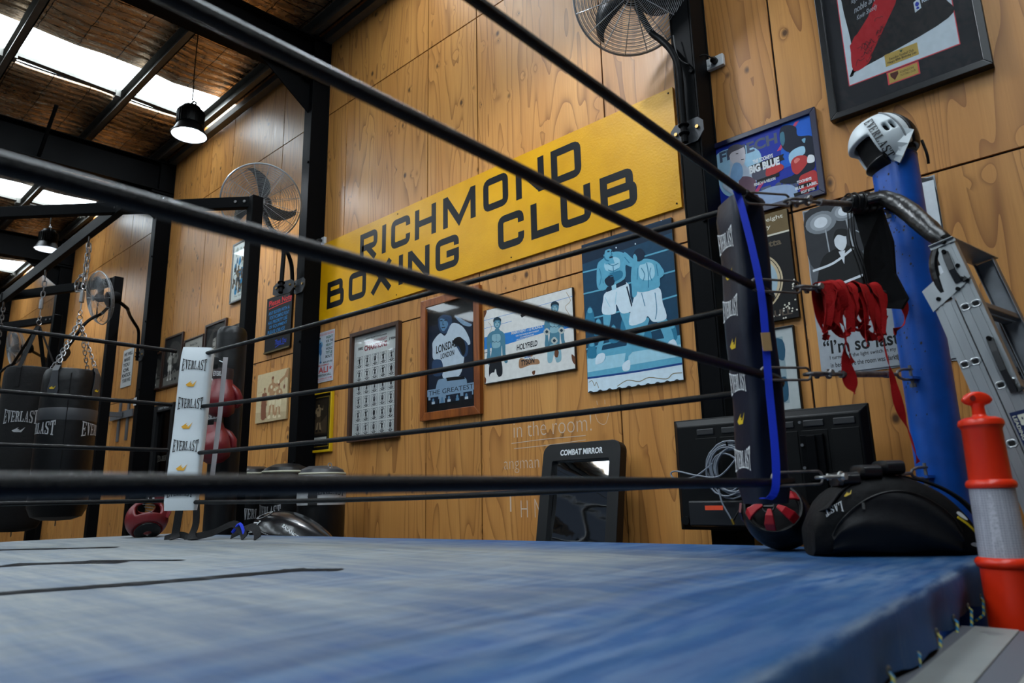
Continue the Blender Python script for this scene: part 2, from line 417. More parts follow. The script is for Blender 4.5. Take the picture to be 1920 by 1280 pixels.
def wordmark(s='EVERLAST', flare=.32):
    k = ('wm', s, flare)
    if k in TCACHE: return TCACHE[k]
    vs, fs = [], []; W = len(s)*10.4
    for i, ch in enumerate(s):
        for q in SERIF[ch]:
            if not isinstance(q[0], tuple): x0, y0, x1, y1 = q; P = [(x0,y0),((x0+x1)/2,y0),(x1,y0),(x1,y1),((x0+x1)/2,y1),(x0,y1)]
            else: P = list(q)
            b = len(vs)
            for x, y in P:
                u = (x+i*10.4)/W; v = y/20-.5; vs.append((u, .5+v*(1-flare+flare*(2*u-1)**2)))
            fs.append(tuple(range(b, b+len(P))))
    TCACHE[k] = (vs, fs, 2.6); return TCACHE[k]
EMB = [(0,.30),(.52,.95),(.40,.60),(.62,.55),(.50,.36),(.66,.34),(1.0,1.0),(.74,.0),(.18,.0)]
class Art:
    """flat artwork: layers of coloured shapes in 0-100 units mapped onto a surface by fn(u,v,lift)"""
    def __init__(s, w=1., h=1., lift0=.0006, step=.00022): s.L = []; s.w = w; s.h = h; s.z = lift0; s.st = step; s.tr = None; s.clamp = w > .12 and h > .12
    def _add(s, vs, fs, m):
        if s.clamp: vs = [(min(100, max(0, x)), min(100, max(0, y))) for x, y in vs]
        # a shape lies one print layer above the shapes it overlaps
        b = (min(v[0] for v in vs), max(v[0] for v in vs), min(v[1] for v in vs), max(v[1] for v in vs))
        k = 1+max([q[4] for q in s.L if q[5][0] < b[1] and q[5][1] > b[0] and q[5][2] < b[3] and q[5][3] > b[2]], default=-1)
        s.L.append((vs, fs, m, s.z+k*s.st, k, b))
    def quad(s, q):
        """digitising frame: corners TL TR BR BL of the artwork in any pixel space"""
        (x0,y0),(x1,y1),(x2,y2),(x3,y3) = q
        dx1, dx2, dx3 = x1-x2, x3-x2, x0-x1+x2-x3; dy1, dy2, dy3 = y1-y2, y3-y2, y0-y1+y2-y3
        D = dx1*dy2-dx2*dy1; g = (dx3*dy2-dx2*dy3)/D; h = (dx1*dy3-dx3*dy1)/D
        M = Matrix(((x1-x0+g*x1, x3-x0+h*x3, x0), (y1-y0+g*y1, y3-y0+h*y3, y0), (g, h, 1))).inverted(); s.tr = M
    def cv(s, p):
        if s.tr is None: return (p[0], p[1])
        q = s.tr @ Vector((p[0], p[1], 1)); return (q[0]/q[2]*100, 100-q[1]/q[2]*100)
    def poly(s, pts, m): P = [s.cv(p) for p in pts]; s._add(P, [tuple(range(len(P)))], m)
    def blob(s, pts, m, n=4):
        P = [(q.x, q.y) for q in spline([(*s.cv(p), 0) for p in pts], n, True)]; s._add(P, [tuple(range(len(P)))], m)
    def rect(s, x0, y0, x1, y1, m): P = [(x0,y0),(x1,y0),(x1,y1),(x0,y1)]; s._add(P, [(0,1,2,3)], m)
    def ell(s, cx, cy, rx, ry, m, n=18):
        P = [(cx+rx*math.cos(2*pi*i/n), cy+ry*math.sin(2*pi*i/n)) for i in range(n)]; s._add(P, [tuple(range(n))], m)
    def stroke(s, pts, wd, m, smooth=True):
        P = [Vector((*s.cv(p), 0)) for p in pts]
        if smooth and len(P) > 2: P = spline(P, 4)
        k = s.w/s.h; vs = []
        for i, p in enumerate(P):
            d = P[min(i+1, len(P)-1)]-P[max(i-1, 0)]; d = Vector((d.x*s.w, d.y*s.h, 0))
            if d.length < 1e-9: d = Vector((1,0,0))
            d.normalize(); nx, ny = -d.y*wd/2/s.w*100, d.x*wd/2/s.h*100
            vs += [(p.x+nx, p.y+ny), (p.x-nx, p.y-ny)]
        s._add(vs, [(2*i, 2*i+1, 2*i+3, 2*i+2) for i in range(len(P)-1)], m)
    def text(s, t, x0, y0, x1, y1, m, bold=0., shear=0., ang=0., slope=0.):
        vs, fs, a = text2d(t, bold, shear); s._add([(x0+u*(x1-x0), y0+v*(y1-y0)+u*slope) for u, v in vs], fs, m)
    def textq(s, t, a, b, h, m, bold=.02):
        """lettering along a traced baseline a-b, h units tall"""
        vs, fs, _ = text2d(t, bold, 0.); s._add([s.cv((a[0]+(b[0]-a[0])*u, a[1]+(b[1]-a[1])*u-h*v)) for u, v in vs], fs, m)
    def oval(s, cx, cy, rx, ry, m, tilt=0.):
        c, k = math.cos(tilt), math.sin(tilt); P = [s.cv((cx+rx*math.cos(t)*c-ry*math.sin(t)*k, cy+rx*math.cos(t)*k+ry*math.sin(t)*c)) for t in [2*pi*i/18 for i in range(18)]]; s._add(P, [tuple(range(18))], m)
    def logo(s, x0, y0, x1, y1, m, t='EVERLAST', flare=.32):
        vs, fs, a = wordmark(t, flare); s._add([(x0+u*(x1-x0), y0+v*(y1-y0)) for u, v in vs], fs, m)
    def emblem(s, x0, y0, x1, y1, m): s._add([(x0+u*(x1-x0), y0+v*(y1-y0)) for u, v in EMB], [tuple(range(len(EMB)))], m)
    def figure(s, cx, y0, h, skin, trunk, pose='guard', flip=1, boots=None, glove=None, hair=None, body=None):
        """a small standing boxer, h = height in artwork v units"""
        k = s.h/s.w
        def T(p): return [(cx+flip*x*h*k, y0+y*h) for x, y in p]
        def add(p, m):
            P = [(q.x, q.y) for q in spline([(*q, 0) for q in T(p)], 3, True)]; s._add(P, [tuple(range(len(P)))], m)
        boots = boots or trunk; glove = glove or trunk; hair = hair or trunk; body = body or skin
        add([(-.11,.0),(-.14,.03),(-.10,.25),(-.11,.48),(-.01,.48),(-.02,.26),(-.05,.04),(-.03,0)], skin)
        add([(.12,.0),(.20,.02),(.13,.25),(.11,.48),(.0,.48),(.05,.26),(.08,.04)], skin)
        add([(-.15,0),(-.15,.05),(-.05,.08),(-.03,0)], boots); add([(.09,0),(.09,.07),(.15,.06),(.2,0)], boots)
        add([(-.13,.32),(-.12,.55),(.11,.55),(.14,.32),(.02,.33),(0,.42),(-.02,.33)], trunk)
        add([(-.10,.53),(-.13,.68),(-.16,.80),(-.05,.84),(.06,.84),(.16,.79),(.12,.66),(.10,.53)], body)
        add([(-.035,.82),(-.03,.9),(.03,.9),(.035,.82)], skin)
        s.ell(cx+flip*.0*h*k, y0+.93*h, .055*h*k, .068*h, skin, 12); s.ell(cx+flip*.005*h*k, y0+.965*h, .055*h*k, .038*h, hair, 10)
        if pose == 'guard':
            add([(-.15,.8),(-.21,.70),(-.16,.62),(-.05,.72),(-.05,.76),(-.13,.70)], skin); add([(.14,.8),(.24,.72),(.28,.80),(.25,.84),(.2,.78)], skin)
            s.ell(cx-flip*.04*h*k, y0+.75*h, .05*h*k, .045*h, glove, 10); s.ell(cx+flip*.27*h*k, y0+.84*h, .05*h*k, .045*h, glove, 10)
        else:
            add([(-.15,.8),(-.20,.62),(-.18,.45),(-.13,.45),(-.13,.62)], skin); add([(.15,.8),(.20,.62),(.18,.45),(.13,.45),(.12,.62)], skin)
            s.ell(cx-flip*.155*h*k, y0+.43*h, .035*h*k, .04*h, glove, 10); s.ell(cx+flip*.155*h*k, y0+.43*h, .035*h*k, .04*h, glove, 10)
    def build(s, name, fn, parent, label=None):
        mb = MB(); mb.raw = 1
        for vs, fs, m, z, _, _ in s.L:
            bv = [mb.bm.verts.new(fn(u, v, z)) for u, v in vs]; new = []
            for f in fs:
                q = [bv[i] for i in dict.fromkeys(f)]
                if len(q) < 3: continue
                try: new.append(mb.bm.faces.new(q))
                except ValueError: pass
            mb._m(new, m)
        return mb.build(name, None, parent, label=label)
def ink(*c, r=.5):
    return mat('ink_%d_%d_%d' % c, c, r, 0, .2, .06, 30)
def wallfn(x0, x1, z0, z1, d):
    return lambda u, v, l: Vector((x0+(x1-x0)*u/100, -(d+l), z0+(z1-z0)*v/100))

# ================================================================== THE ROOM
ROOF_Z = 5.84; DEEP = 11.0
def roofz(d): return ROOF_Z - .03*d
# plywood sheets: seams at these x, joints at z 2.4 and 4.8
SEAMS = [-19.6, -18.2, -17.0, -15.75, -14.55, -13.35, -12.1, -10.9, -9.7, -9.05, -8.27, -7.67, -6.47, -5.25, -4.05, -3.455, -2.275, -1.155, .05, 1.25, 2.45]
def build_wall():
    mb = MB(); lay = None
    mb.bb(SEAMS[0], SEAMS[-1], .012, .10, 0, 6.0, None)
    for f in mb.bm.faces: f.material_index = 1
    zs = [0, 2.385, 4.785, 5.98]
    lay = mb.bm.faces.layers.float_vector.new('sheet') if hasattr(mb.bm.faces.layers, 'float_vector') else None
    for a, b in zip(SEAMS, SEAMS[1:]):
        for z0, z1 in zip(zs, zs[1:]):
            n0 = len(mb.bm.faces); mb.bb(a+.0055, b-.0055, 0, .014, z0+.006, z1-.006); mb.bm.faces.ensure_lookup_table()
            off = Vector((random.uniform(0, 60), 0, random.uniform(0, 60)))
            for f in mb.bm.faces[n0:]:
                f.material_index = 0; f[lay] = off
    mb.mats = [PLY, mat('black_gap', (9,8,7), .9)]
    return struct(mb.build('wall_back', None))
wall = build_wall()
wl = MB(); wl.bb(-19.75, -19.6, -DEEP, .1, 0, 6.0); struct(wl.build('wall_left', mat('brown_painted_wall', (92,62,38), .6, 0, .4, .15, 2)))
fl = MB(); fl.bb(-19.75, 2.5, -DEEP, .1, -.1, 0); struct(fl.build('floor', mat('dark_rubber_floor', (62,60,58), .6, 0, .4, .2, 3)))
# skylight strips (translucent roof sheet) run up the roof, one in every bay
SKY = [(-.25, .85), (-4.35, -3.2), (-8.55, -7.72), (-12.85, -12.05), (-17.2, -16.3)]
def build_ceiling():
    mb = MB(); xs = [-19.75]
    for a, b in sorted(SKY): xs += [a, b]
    xs.append(2.5)
    for a, b in zip(xs[::2], xs[1::2]):
        N = 44; M = max(2, int((b-a)/.25))
        grid = [[mb.bm.verts.new((a+(b-a)*i/M, -(DEEP*j/N), roofz(DEEP*j/N) - .035*abs(math.sin(pi*(DEEP*j/N-.15)/1.15)) + .02*noise.noise(Vector((i*.7, j*.9, a)))) ) for j in range(N+1)] for i in range(M+1)]
        for i in range(M):
            for j in range(N): mb.bm.faces.new((grid[i][j], grid[i+1][j], grid[i+1][j+1], grid[i][j+1]))
    o = mb.build('ceiling', FOIL, smooth=True, angle=180); q = o.modifiers.new('sheet', 'SOLIDIFY'); q.thickness = .03; q.offset = 1
    return struct(o)
build_ceiling()
SKYM = bpy.data.materials.new('translucent_roof_sheet'); SKYM.use_nodes = True
g = NB(SKYM); tc = g.n('ShaderNodeTexCoord').outputs['Object']
rib = g.math('LESS_THAN', g.math('FRACT', g.math('DIVIDE', g.n('ShaderNodeSeparateXYZ').outputs[0], .19)), .06)
g.b.inputs['Base Color'].default_value = (.8,.85,.88,1); g.b.inputs['Emission Color'].default_value = (.80,.92,1.0,1); g.b.inputs['Emission Strength'].default_value = SKY_STRENGTH
for i, (a, b) in enumerate(SKY):
    mb = MB(); mb.bb(a-.02, b+.02, -DEEP, 0, ROOF_Z-.01, ROOF_Z+.02)
    for v in mb.bm.verts: v.co.z += -.03*(-v.co.y) + .045
    struct(mb.build('window_%d' % (i+1), SKYM))
# purlins along the building, light galvanised battens beside each skylight
for i, d in enumerate([.16, 1.05, 2.2, 3.35, 4.5, 5.65, 6.8, 7.95, 9.1, 10.25]):
    mb = MB(); z = roofz(d)-.05
    mb.bb(-19.6, 2.5, -d-.012, -d, z-.17, z); mb.bb(-19.6, 2.5, -d-.07, -d, z-.012, z); mb.bb(-19.6, 2.5, -d-.07, -d, z-.17, z-.158)
    struct(mb.build('beam_purlin', STEEL2))
for a, b in SKY:
    for j, (d0, d1) in enumerate([(.2,1.04),(1.12,2.19),(2.27,3.34),(3.42,4.49)]):
        mb = MB(); x = b-.26-.01 if False else a+.22
        zz = roofz((d0+d1)/2)-.03
        mb.bb(x-.04, x+.04, -d1, -d0, zz-.05, zz-.01); mb.bb(x-.055, x+.055, -d0-.05, -d0, zz-.09, zz)
        mb.bb(x-.055, x+.055, -d1, -d1+.05, zz-.09, zz)
        struct(mb.build('beam_batten', STEEL2))
# steel portal frames: column + rafter
def ibeam(mb, p0, p1, w, h, up=(0,0,1), tf=.012):
    p0, p1 = Vector(p0), Vector(p1); d = (p1-p0); L = d.length; d.normalize(); s = d.cross(Vector(up)).normalized(); u = s.cross(d)
    R = Matrix((d, s, u)).transposed(); c = (p0+p1)/2
    mb.box(c, (L, .01, h), R); mb.box(c+u*(h/2-tf/2), (L, w, tf), R); mb.box(c-u*(h/2-tf/2), (L, w, tf), R)
COLX = [-1.59, -5.64, -9.46, -13.74, -18.0]
for x in COLX:
    mb = MB()
    mb.bb(x-.068, x+.068, -.20, -.19, 0, 5.62); mb.bb(x-.068, x+.068, -.012, -.001, 0, 5.62); mb.bb(x-.062, x-.05, -.20, 0, 0, 5.62); mb.bb(x+.05, x+.062, -.2, 0, 0, 5.62)
    for z in (.25, 1.3, 2.4, 3.3, 4.2): mb.cyl((x+.045, -.2, z), (x+.045, -.212, z), .014, 6)
    struct(mb.build('column', STEEL, bevel=.003))
    mb = MB(); ibeam(mb, (x, -.02, 5.36), (x, -DEEP+.2, 5.02), .19, .42)
    mb.bb(x-.09, x+.09, -.30, -.02, 5.10, 5.13); mb.prism([(x-.005,-.2,5.14),(x-.005,-.75,5.14),(x-.005,-.2,4.75)], (.01,0,0))
    for yy in (-.1,-.24):
        for xx in (-.06,.06): mb.cyl((x+xx, yy, 5.13), (x+xx, yy, 5.16), .016, 6)
    struct(mb.build('beam_rafter', STEEL))
    for s in (-1, 1):
        mb = MB(); mb.tube([(x, -1.6, 5.12), (x+s*.55, -1.6, 5.62)], .022, 6); struct(mb.build('beam_fly_brace', STEEL))
mb = MB(); mb.bb(-19.6, 2.5, -.10, -.02, 5.58, 5.66); struct(mb.build('trim_eave', STEEL2))

# ================================================================== THE RING
CZ = .745                                   # canvas height
PL = [(-.455,-.50), (-5.5,-1.25), (-5.95,-6.2), (-.345,-6.2)]   # platform corners
def platform():
    root = thing('ring_platform', 'raised boxing ring platform covered in worn blue canvas laced at the side', 'ring', (-3.2,-3.6,0))
    # canvas top: fine grid with gentle wrinkles and a rounded edge, dropping to a hem
    mb = MB(); NX, NY = 110, 120
    def P(u, v):
        a = Vector(PL[1]).lerp(Vector(PL[0]), u); b = Vector(PL[2]).lerp(Vector(PL[3]), u); return a.lerp(b, v)
    def hz(x, y):
        s = 0
        # shallow ridges of loose canvas
        for k, (cx, cy, ang, wd, amp) in enumerate([(-1.3,-1.7,1.25,.05,.004),(-1.0,-1.9,1.3,.04,.005),(-.8,-2.0,1.42,.03,.004),(-1.8,-2.0,1.2,.06,.003),(-2.4,-1.4,.15,.05,.0025)]):
            dx, dy = x-cx, y-cy; t = dx*math.cos(ang)+dy*math.sin(ang); n = -dx*math.sin(ang)+dy*math.cos(ang)
            n += .04*math.sin(t*2.3+k); s += amp*math.exp(-(n/wd)**2)*math.exp(-(t/1.1)**2)
        return s + .003*noise.noise(Vector((x*2.2, y*2.2, 0)))
    us = [0]+[(i+.5)/NX for i in range(NX)]+[1]; vs = [0]+[((i+.5)/NY)**1.5 for i in range(NY)]+[1]
    grid = [[mb.bm.verts.new((*P(u, v), CZ + hz(*P(u, v)))) for v in vs] for u in us]
    for i in range(len(us)-1):
        for j in range(len(vs)-1): mb.bm.faces.new((grid[i][j], grid[i+1][j], grid[i+1][j+1], grid[i][j+1]))
    loop = [grid[i][0] for i in range(len(us)-1, 0, -1)] + [grid[0][j] for j in range(len(vs)-1)] + [grid[i][-1] for i in range(len(us)-1)] + [grid[-1][j] for j in range(len(vs)-1, 0, -1)]
    cen = Vector((-3.1,-3.7,0)); n = len(loop); prev = loop
    prof = [(.008,-.003),(.016,-.011),(.020,-.022),(.020,-.05),(.021,-.08),(.021,-.11)]
    for q, (o, dz) in enumerate(prof):
        ring = []
        for k, v in enumerate(loop):
            d = Vector((v.co.x, v.co.y, 0)); t = (Vector((loop[(k+1)%n].co.x-loop[k-1].co.x, loop[(k+1)%n].co.y-loop[k-1].co.y, 0))).normalized()
            nn = Vector((-t.y, t.x, 0)); 
            if nn.dot(d-cen) < 0: nn = -nn
            wob = .004*noise.noise(Vector((d.x*6, d.y*6, q*.4)))*q
            hem = dz if q < 5 else dz - .012*abs(math.sin((d.x+d.y)*pi/.22))
            ring.append(mb.bm.verts.new((v.co.x+nn.x*(o+wob), v.co.y+nn.y*(o+wob), CZ+hem)))
        for k in range(n):
            mb.bm.faces.new((prev[k], prev[(k+1)%n], ring[(k+1)%n], ring[k]))
        prev = ring
    mb.build('canvas', CANVAS, root, smooth=True, angle=180)
    # timber and steel base under the canvas
    mb = MB(); base = [Vector((*p, 0)) for p in PL]
    ins = [Vector((p.x + (.03 if p.x < -3 else -.03)*1, p.y + (-.03 if p.y > -3 else .03), .63)) for p in base]
    mb.prism(ins, (0,0,.095)); mb.build('deck', mat('dark_timber_deck', (26,20,16), .8, 0, .3, .2, 5), root)
    mb = MB(); ins2 = [Vector((p.x+(.25 if p.x < -3 else -.25), p.y+(-.25 if p.y > -3 else .25), .0)) for p in base]
    mb.prism(ins2, (0,0,.6)); mb.build('skirt', mat('black_skirt_cloth', (12,12,14), .9), root)
    # lacing: short blue and yellow cords from the hem down under the deck
    cord = bpy.data.materials.new('blue_yellow_cord'); cord.use_nodes = True; g = NB(cord)
    tc = g.n('ShaderNodeTexCoord').outputs['Object']; wv = g.n('ShaderNodeTexWave'); wv.bands_direction = 'DIAGONAL'; wv.inputs['Scale'].default_value = 28; g.l(tc, wv.inputs[0])
    g.l(g.mix(g.math('GREATER_THAN', wv.outputs['Fac'], .5), srgb((30,120,170)), srgb((190,180,90))), g.b.inputs['Base Color'])
    for i in range(11):
        y = -.78-.215*i; x = -.455+.02*(-y-.5)+.026
        mb = MB(); mb.ring((x-.001, y, .648), .008, .0025, (1,0,0), 12, 5); mb.build('grommet', STEEL2, root)
        mb = MB(); mb.tube([(x-.004, y, .648), (x+.005, y, .640), (x+.002, y-.012, .60), (x-.03, y-.018, .575)], .0038, 6); mb.build('lace', cord, root)
    # black tape worn into the canvas
    TAPE = bpy.data.materials.new('worn_black_tape'); TAPE.use_nodes = True; g = NB(TAPE); tc = g.n('ShaderNodeTexCoord').outputs['Object']
    nz = g.noise(g.scale(tc, (3, 26, 1)), 1., 4); g.l(g.mix(g.ramp(nz, .52, .62), (.004,.0045,.006), (.03,.031,.034)), g.b.inputs['Base Color'])
    g.b.inputs['Roughness'].default_value = .8; g.b.inputs['Specular IOR Level'].default_value = .1
    def tape(x0, y0, x1, y1, wd):
        a, b = Vector((x0,y0,0)), Vector((x1,y1,0)); d = (b-a).normalized(); nn = Vector((-d.y, d.x, 0)); mb = MB(); N = 26; A = []; B = []
        for i in range(N+1):
            p = a.lerp(b, i/N); r1, r2 = random.uniform(.72, 1.05), random.uniform(.72, 1.05)
            for L, sg, r in ((A, 1, r1), (B, -1, r2)):
                q = p+nn*wd/2*sg*r; L.append(mb.bm.verts.new((q.x, q.y, CZ+.0022+hz(q.x, q.y))))
        for i in range(N): mb.bm.faces.new((A[i], A[i+1], B[i+1], B[i]))
        mb.build('tape_strip', TAPE, root)
    tape(-2.28,-3.05,-2.09,-2.20,.10); tape(-2.15,-2.27,-1.97,-2.155,.07); tape(-3.42,-2.72,-3.02,-2.44,.09); tape(-3.42,-2.95,-3.22,-2.50,.06)
    tape(-3.25,-2.50,-2.90,-2.26,.045); tape(-4.62,-2.60,-4.1,-2.10,.09)
platform()

# rope runs: (name part of the label, list of (start, end)) heights fall from top to bottom
NEAR_Z = [1.970, 1.634, 1.334, .991]
FARR_Z = [2.02, 1.632, 1.315, 1.006]; FARL_Z = [1.855, 1.540, 1.257, .974]
LEFT_Z = [1.912, 1.570, 1.288, .984]
ORD = ['top', 'second', 'third', 'bottom']
W0 = V(-4.40,-1.72,0); N0 = V(-.87,-1.35,0)
def rope(a, b, r, sag, label, group):
    a, b = Vector(a), Vector(b); n = 24
    pts = [a.lerp(b, i/n) - V(0,0,sag*4*(i/n)*(1-i/n)) for i in range(n+1)]
    mb = MB(); mb.tube(pts, r, 14); o = mb.build('ring_rope', ROPE, smooth=True, loc=a); tag(o, label, 'ring rope', group); return o
for k in range(4):
    rope((N0.x, -1.33, NEAR_Z[k]), (N0.x-.0, -6.1, NEAR_Z[k]), .0140, .0, 'thick black %s rope of the blurred run nearest the camera' % ORD[k], 'ropes on the near side of the ring')
    rope((-.975, -1.10, FARR_Z[k]), (W0.x+.03, -1.71, FARL_Z[k]), .0125, (.006,.042,.014,.022)[k], 'black %s ring rope running in front of the posters to the white corner pad' % ORD[k], 'ropes along the plywood wall')
    rope((W0.x-.06, -1.74, LEFT_Z[k]), (W0.x-.06, -6.1, LEFT_Z[k]), .0125, .0, 'black %s ring rope crossing in front of the heavy bags' % ORD[k], 'ropes on the heavy bag side')

def cushion(mb, c, w, t, z0, z1, ndir, e=5., bulge=.012, n=12):
    """upright padded cushion: width w, thickness t, front normal ndir"""
    nd = Vector(ndir).normalized(); sd = V(nd.y*-1, nd.x, 0); secs = []
    for i in range(n+1):
        k = i/n; z = z0+(z1-z0)*k; s = 1-.0*k
        ed = min(k, 1-k)*n; s = .90 if ed == 0 else 1.; b = bulge*math.sin(k*pi*5)
        secs.append((V(c[0], c[1], z), sd*(w/2)*s, nd*(t/2+b*.4)*s))
    mb.loft(secs, 28, e)
# white corner pad (front faces the ring centre)
def white_pad():
    nd = V(.80,-.60,0).normalized(); sd = V(nd.y*-1, nd.x, 0); c = W0 + nd*.10 + V(.088,.080,0)
    root = thing('corner_pad', 'white vinyl corner pad with black lettering hung at the far ring corner', 'corner pad', (c.x,c.y,1.4))
    # a wide front panel wrapping over the ropes: thin shell, slightly wider at top
    mb = MB(); secs = []; N = 18; z0, z1 = .925, 1.90
    for i in range(N+1):
        k = i/N; z = z0+(z1-z0)*k; cc = c + sd*(-.012+.03*(k-.5)) + nd*.006*math.sin(k*9)
        secs.append((V(cc.x, cc.y, z), sd*(.090 if 0 < i < N else .086), nd*(.045 if 0 < i < N else .038)))
    mb.loft(secs, 28, 6.); mb.build('cushion', WHITEV, root, smooth=True)
    def fn(u, v, l): 
        z = z0+(z1-z0)*v/100; k = v/100; cc = c + sd*(-.012+.03*(k-.5)+(u/100-.5)*.18) + nd*(.006*math.sin(k*9)+.0475+l); return V(cc.x, cc.y, z)
    for i, v in enumerate((89, 65, 39, 12)):
        a = Art(.192, .975); a.logo(10, v-4.6, 88, v+3.4, BLK); a.build('lettering', fn, root, label='black wordmark')
    for v in (77, 51, 25.7):
        a = Art(.192, .975); a.emblem(28, v-2.2, 62, v+1.8, YEL); a.build('emblem', fn, root, label='amber swoosh')
    q = c - nd*.05
    for dz in (.06, .45, .8): 
        mb = MB(); mb.ribbon([q+sd*.11+V(0,0,1.0+dz), q-nd*.05+sd*.05+V(0,0,1.0+dz), q-nd*.06-sd*.05+V(0,0,1.0+dz)], .03, (0,0,1)); mb.build('strap', DARKFAB, root)
    mb = MB(); mb.ribbon([c+sd*.150-nd*.06+V(0,0,1.86), c+sd*.140-nd*.06+V(0,0,1.5), c+sd*.118-nd*.06+V(0,0,1.06)], .028, nd.cross(V(0,0,1))); mb.build('edge_strap', mat('grey_webbing',(150,146,148),.7), root, label='pale grey strap')
white_pad()
# navy corner pad
def navy_pad():
    nd = V(-.62,-.78,0).normalized(); sd = V(-nd.y, nd.x, 0); c = V(-.945,-1.19,0)
    root = thing('corner_pad', 'navy corner pad with white lettering and a royal blue strap beside the posters', 'corner pad', (c.x,c.y,1.4))
    z0, z1 = .925, 2.0
    mb = MB(); secs = []; N = 20; w2, t2 = .085, .062
    for i in range(N+1):
        k = i/N; z = z0+(z1-z0)*k; s = .86 if i in (0, N) else 1; secs.append((V(c.x, c.y, z)-sd*(.02*(1-k)) + nd*.004*math.sin(k*14), sd*w2*s, nd*t2*s))
    mb.loft(secs, 32, 5.); mb.build('cushion', NAVY, root, smooth=True)
    def fn(u, v, l):
        k = v/100; p = V(c.x, c.y, 0)-sd*(.02*(1-k)) - sd*(u/100-.5)*w2*2*1.0*-1 + nd*(t2+.0006+.004*math.sin(k*14)+l); return V(p.x, p.y, z0+(z1-z0)*k)
    for v in (86.5, 63, 38.5, 14):
        a = Art(.17, 1.075); a.logo(14, v-4.2, 78, v+3.6, WHT); a.build('lettering', fn, root, label='white wordmark')
    for v in (74.5, 51, 26.5):
        a = Art(.17, 1.075); a.emblem(32, v-1.8, 62, v+1.8, GOLD); a.build('emblem', fn, root, label='gold swoosh')
    # webbing strap down the rope side
    b = N0+V(.035,.02,0)
    pts = [V(b.x-.055, b.y-.03, 2.0), V(b.x-.03, b.y-.035, 1.9), V(b.x+.005, b.y-.035, 1.6), V(b.x-.002, b.y-.032, 1.3), V(b.x-.004, b.y-.035, 1.05), V(b.x-.02, b.y-.04, .955), V(b.x-.06, b.y-.05, .945)]
    mb = MB(); mb.ribbon(spline(pts, 4), .024, (.75,.66,0)); mb.build('webbing_strap', WEB, root, label='royal blue strap')
    mb = MB(); mb.ribbon([V(b.x+.006, b.y-.038, 1.46), V(b.x+.008, b.y-.039, 1.40)], .028, (.75,.66,0), .004); mb.build('strap_buckle', mat('clear_keeper',(150,120,80),.4), root)
    for k in range(4):
        mb = MB(); z = NEAR_Z[k]; mb.tube(spline([V(N0.x, N0.y+.03, z), V(N0.x+.003, N0.y+.12, z+.0), V(N0.x-.02, N0.y+.22, (z+FARR_Z[k])/2), V(-.975, -1.10, FARR_Z[k])], 5), .015, 8); mb.build('rope_sleeve', ROPE, root, smooth=True)
navy_pad()
# ring posts
POST = V(-.580,-.40,0)
def blue_post():
    root = thing('ring_post', 'tall blue painted steel ring post with chipped paint behind the duffel bag', 'ring post', POST)
    mb = MB(); mb.cyl(POST+V(0,0,.012), POST+V(0,0,2.325), .088, 48); mb.build('pole', PBLUE, root, smooth=True)
    mb = MB(); mb.cyl(POST+V(0,0,2.325), POST+V(0,0,2.332), .089, 48); mb.build('cap', PBLUE, root)
    mb = MB(); mb.bb(POST.x-.17, POST.x+.17, POST.y-.17, POST.y+.17, 0, .012); mb.build('base_plate', PBLUE, root)
    dr = (N0-POST).normalized()
    for z in (2.095, 1.725, 1.395, 1.02):
        mb = MB(); a = POST+dr*.08; mb.prism([a+V(0,0,z-.02)+dr*-.01+dr.cross(V(0,0,1))*k for k in (-.02,.02)]+[a+dr*.055+V(0,0,z-.02)+dr.cross(V(0,0,1))*k for k in (.016,-.016)], (0,0,.010))
        mb.build('lug', PBLUE, root)
    # paint chips
    mb = MB(); rnd = random.Random(5)
    for i in range(110):
        z = rnd.gauss(2.02, .05) if i < 45 else rnd.uniform(1.2, 2.28); t = rnd.gauss(-1.9, .5); s = rnd.uniform(.0012,.0045)
        p = [POST + V(math.cos(t+a*s/.088)*.0886, math.sin(t+a*s/.088)*.0886, z+b*s*1.5) for a, b in ((-1,-.6),(0,-1),(1,-.2),(.7,.9),(-.5,.7))]
        mb.ngon(p)
    mb.build('paint_specks', mat('bare_steel_chip',(22,26,36),.6), root)['kind'] = 'stuff'
blue_post()
BP = V(-5.16,-1.05,0)
def black_post():
    root = thing('ring_post', 'black vinyl padded ring post with rounded top behind the white corner pad', 'ring post', BP)
    mb = MB(); mb.lathe(BP, [(.05,.02),(.105,.03),(.112,.1),(.112,2.24),(.108,2.275),(.09,2.30),(.05,2.312),(0,2.315)], seg=40); mb.build('padding', VINYL, root, smooth=True)
    mb = MB(); mb.bb(BP.x-.15, BP.x+.15, BP.y-.15, BP.y+.15, 0, .02); mb.build('base_plate', STEEL, root)
black_post()
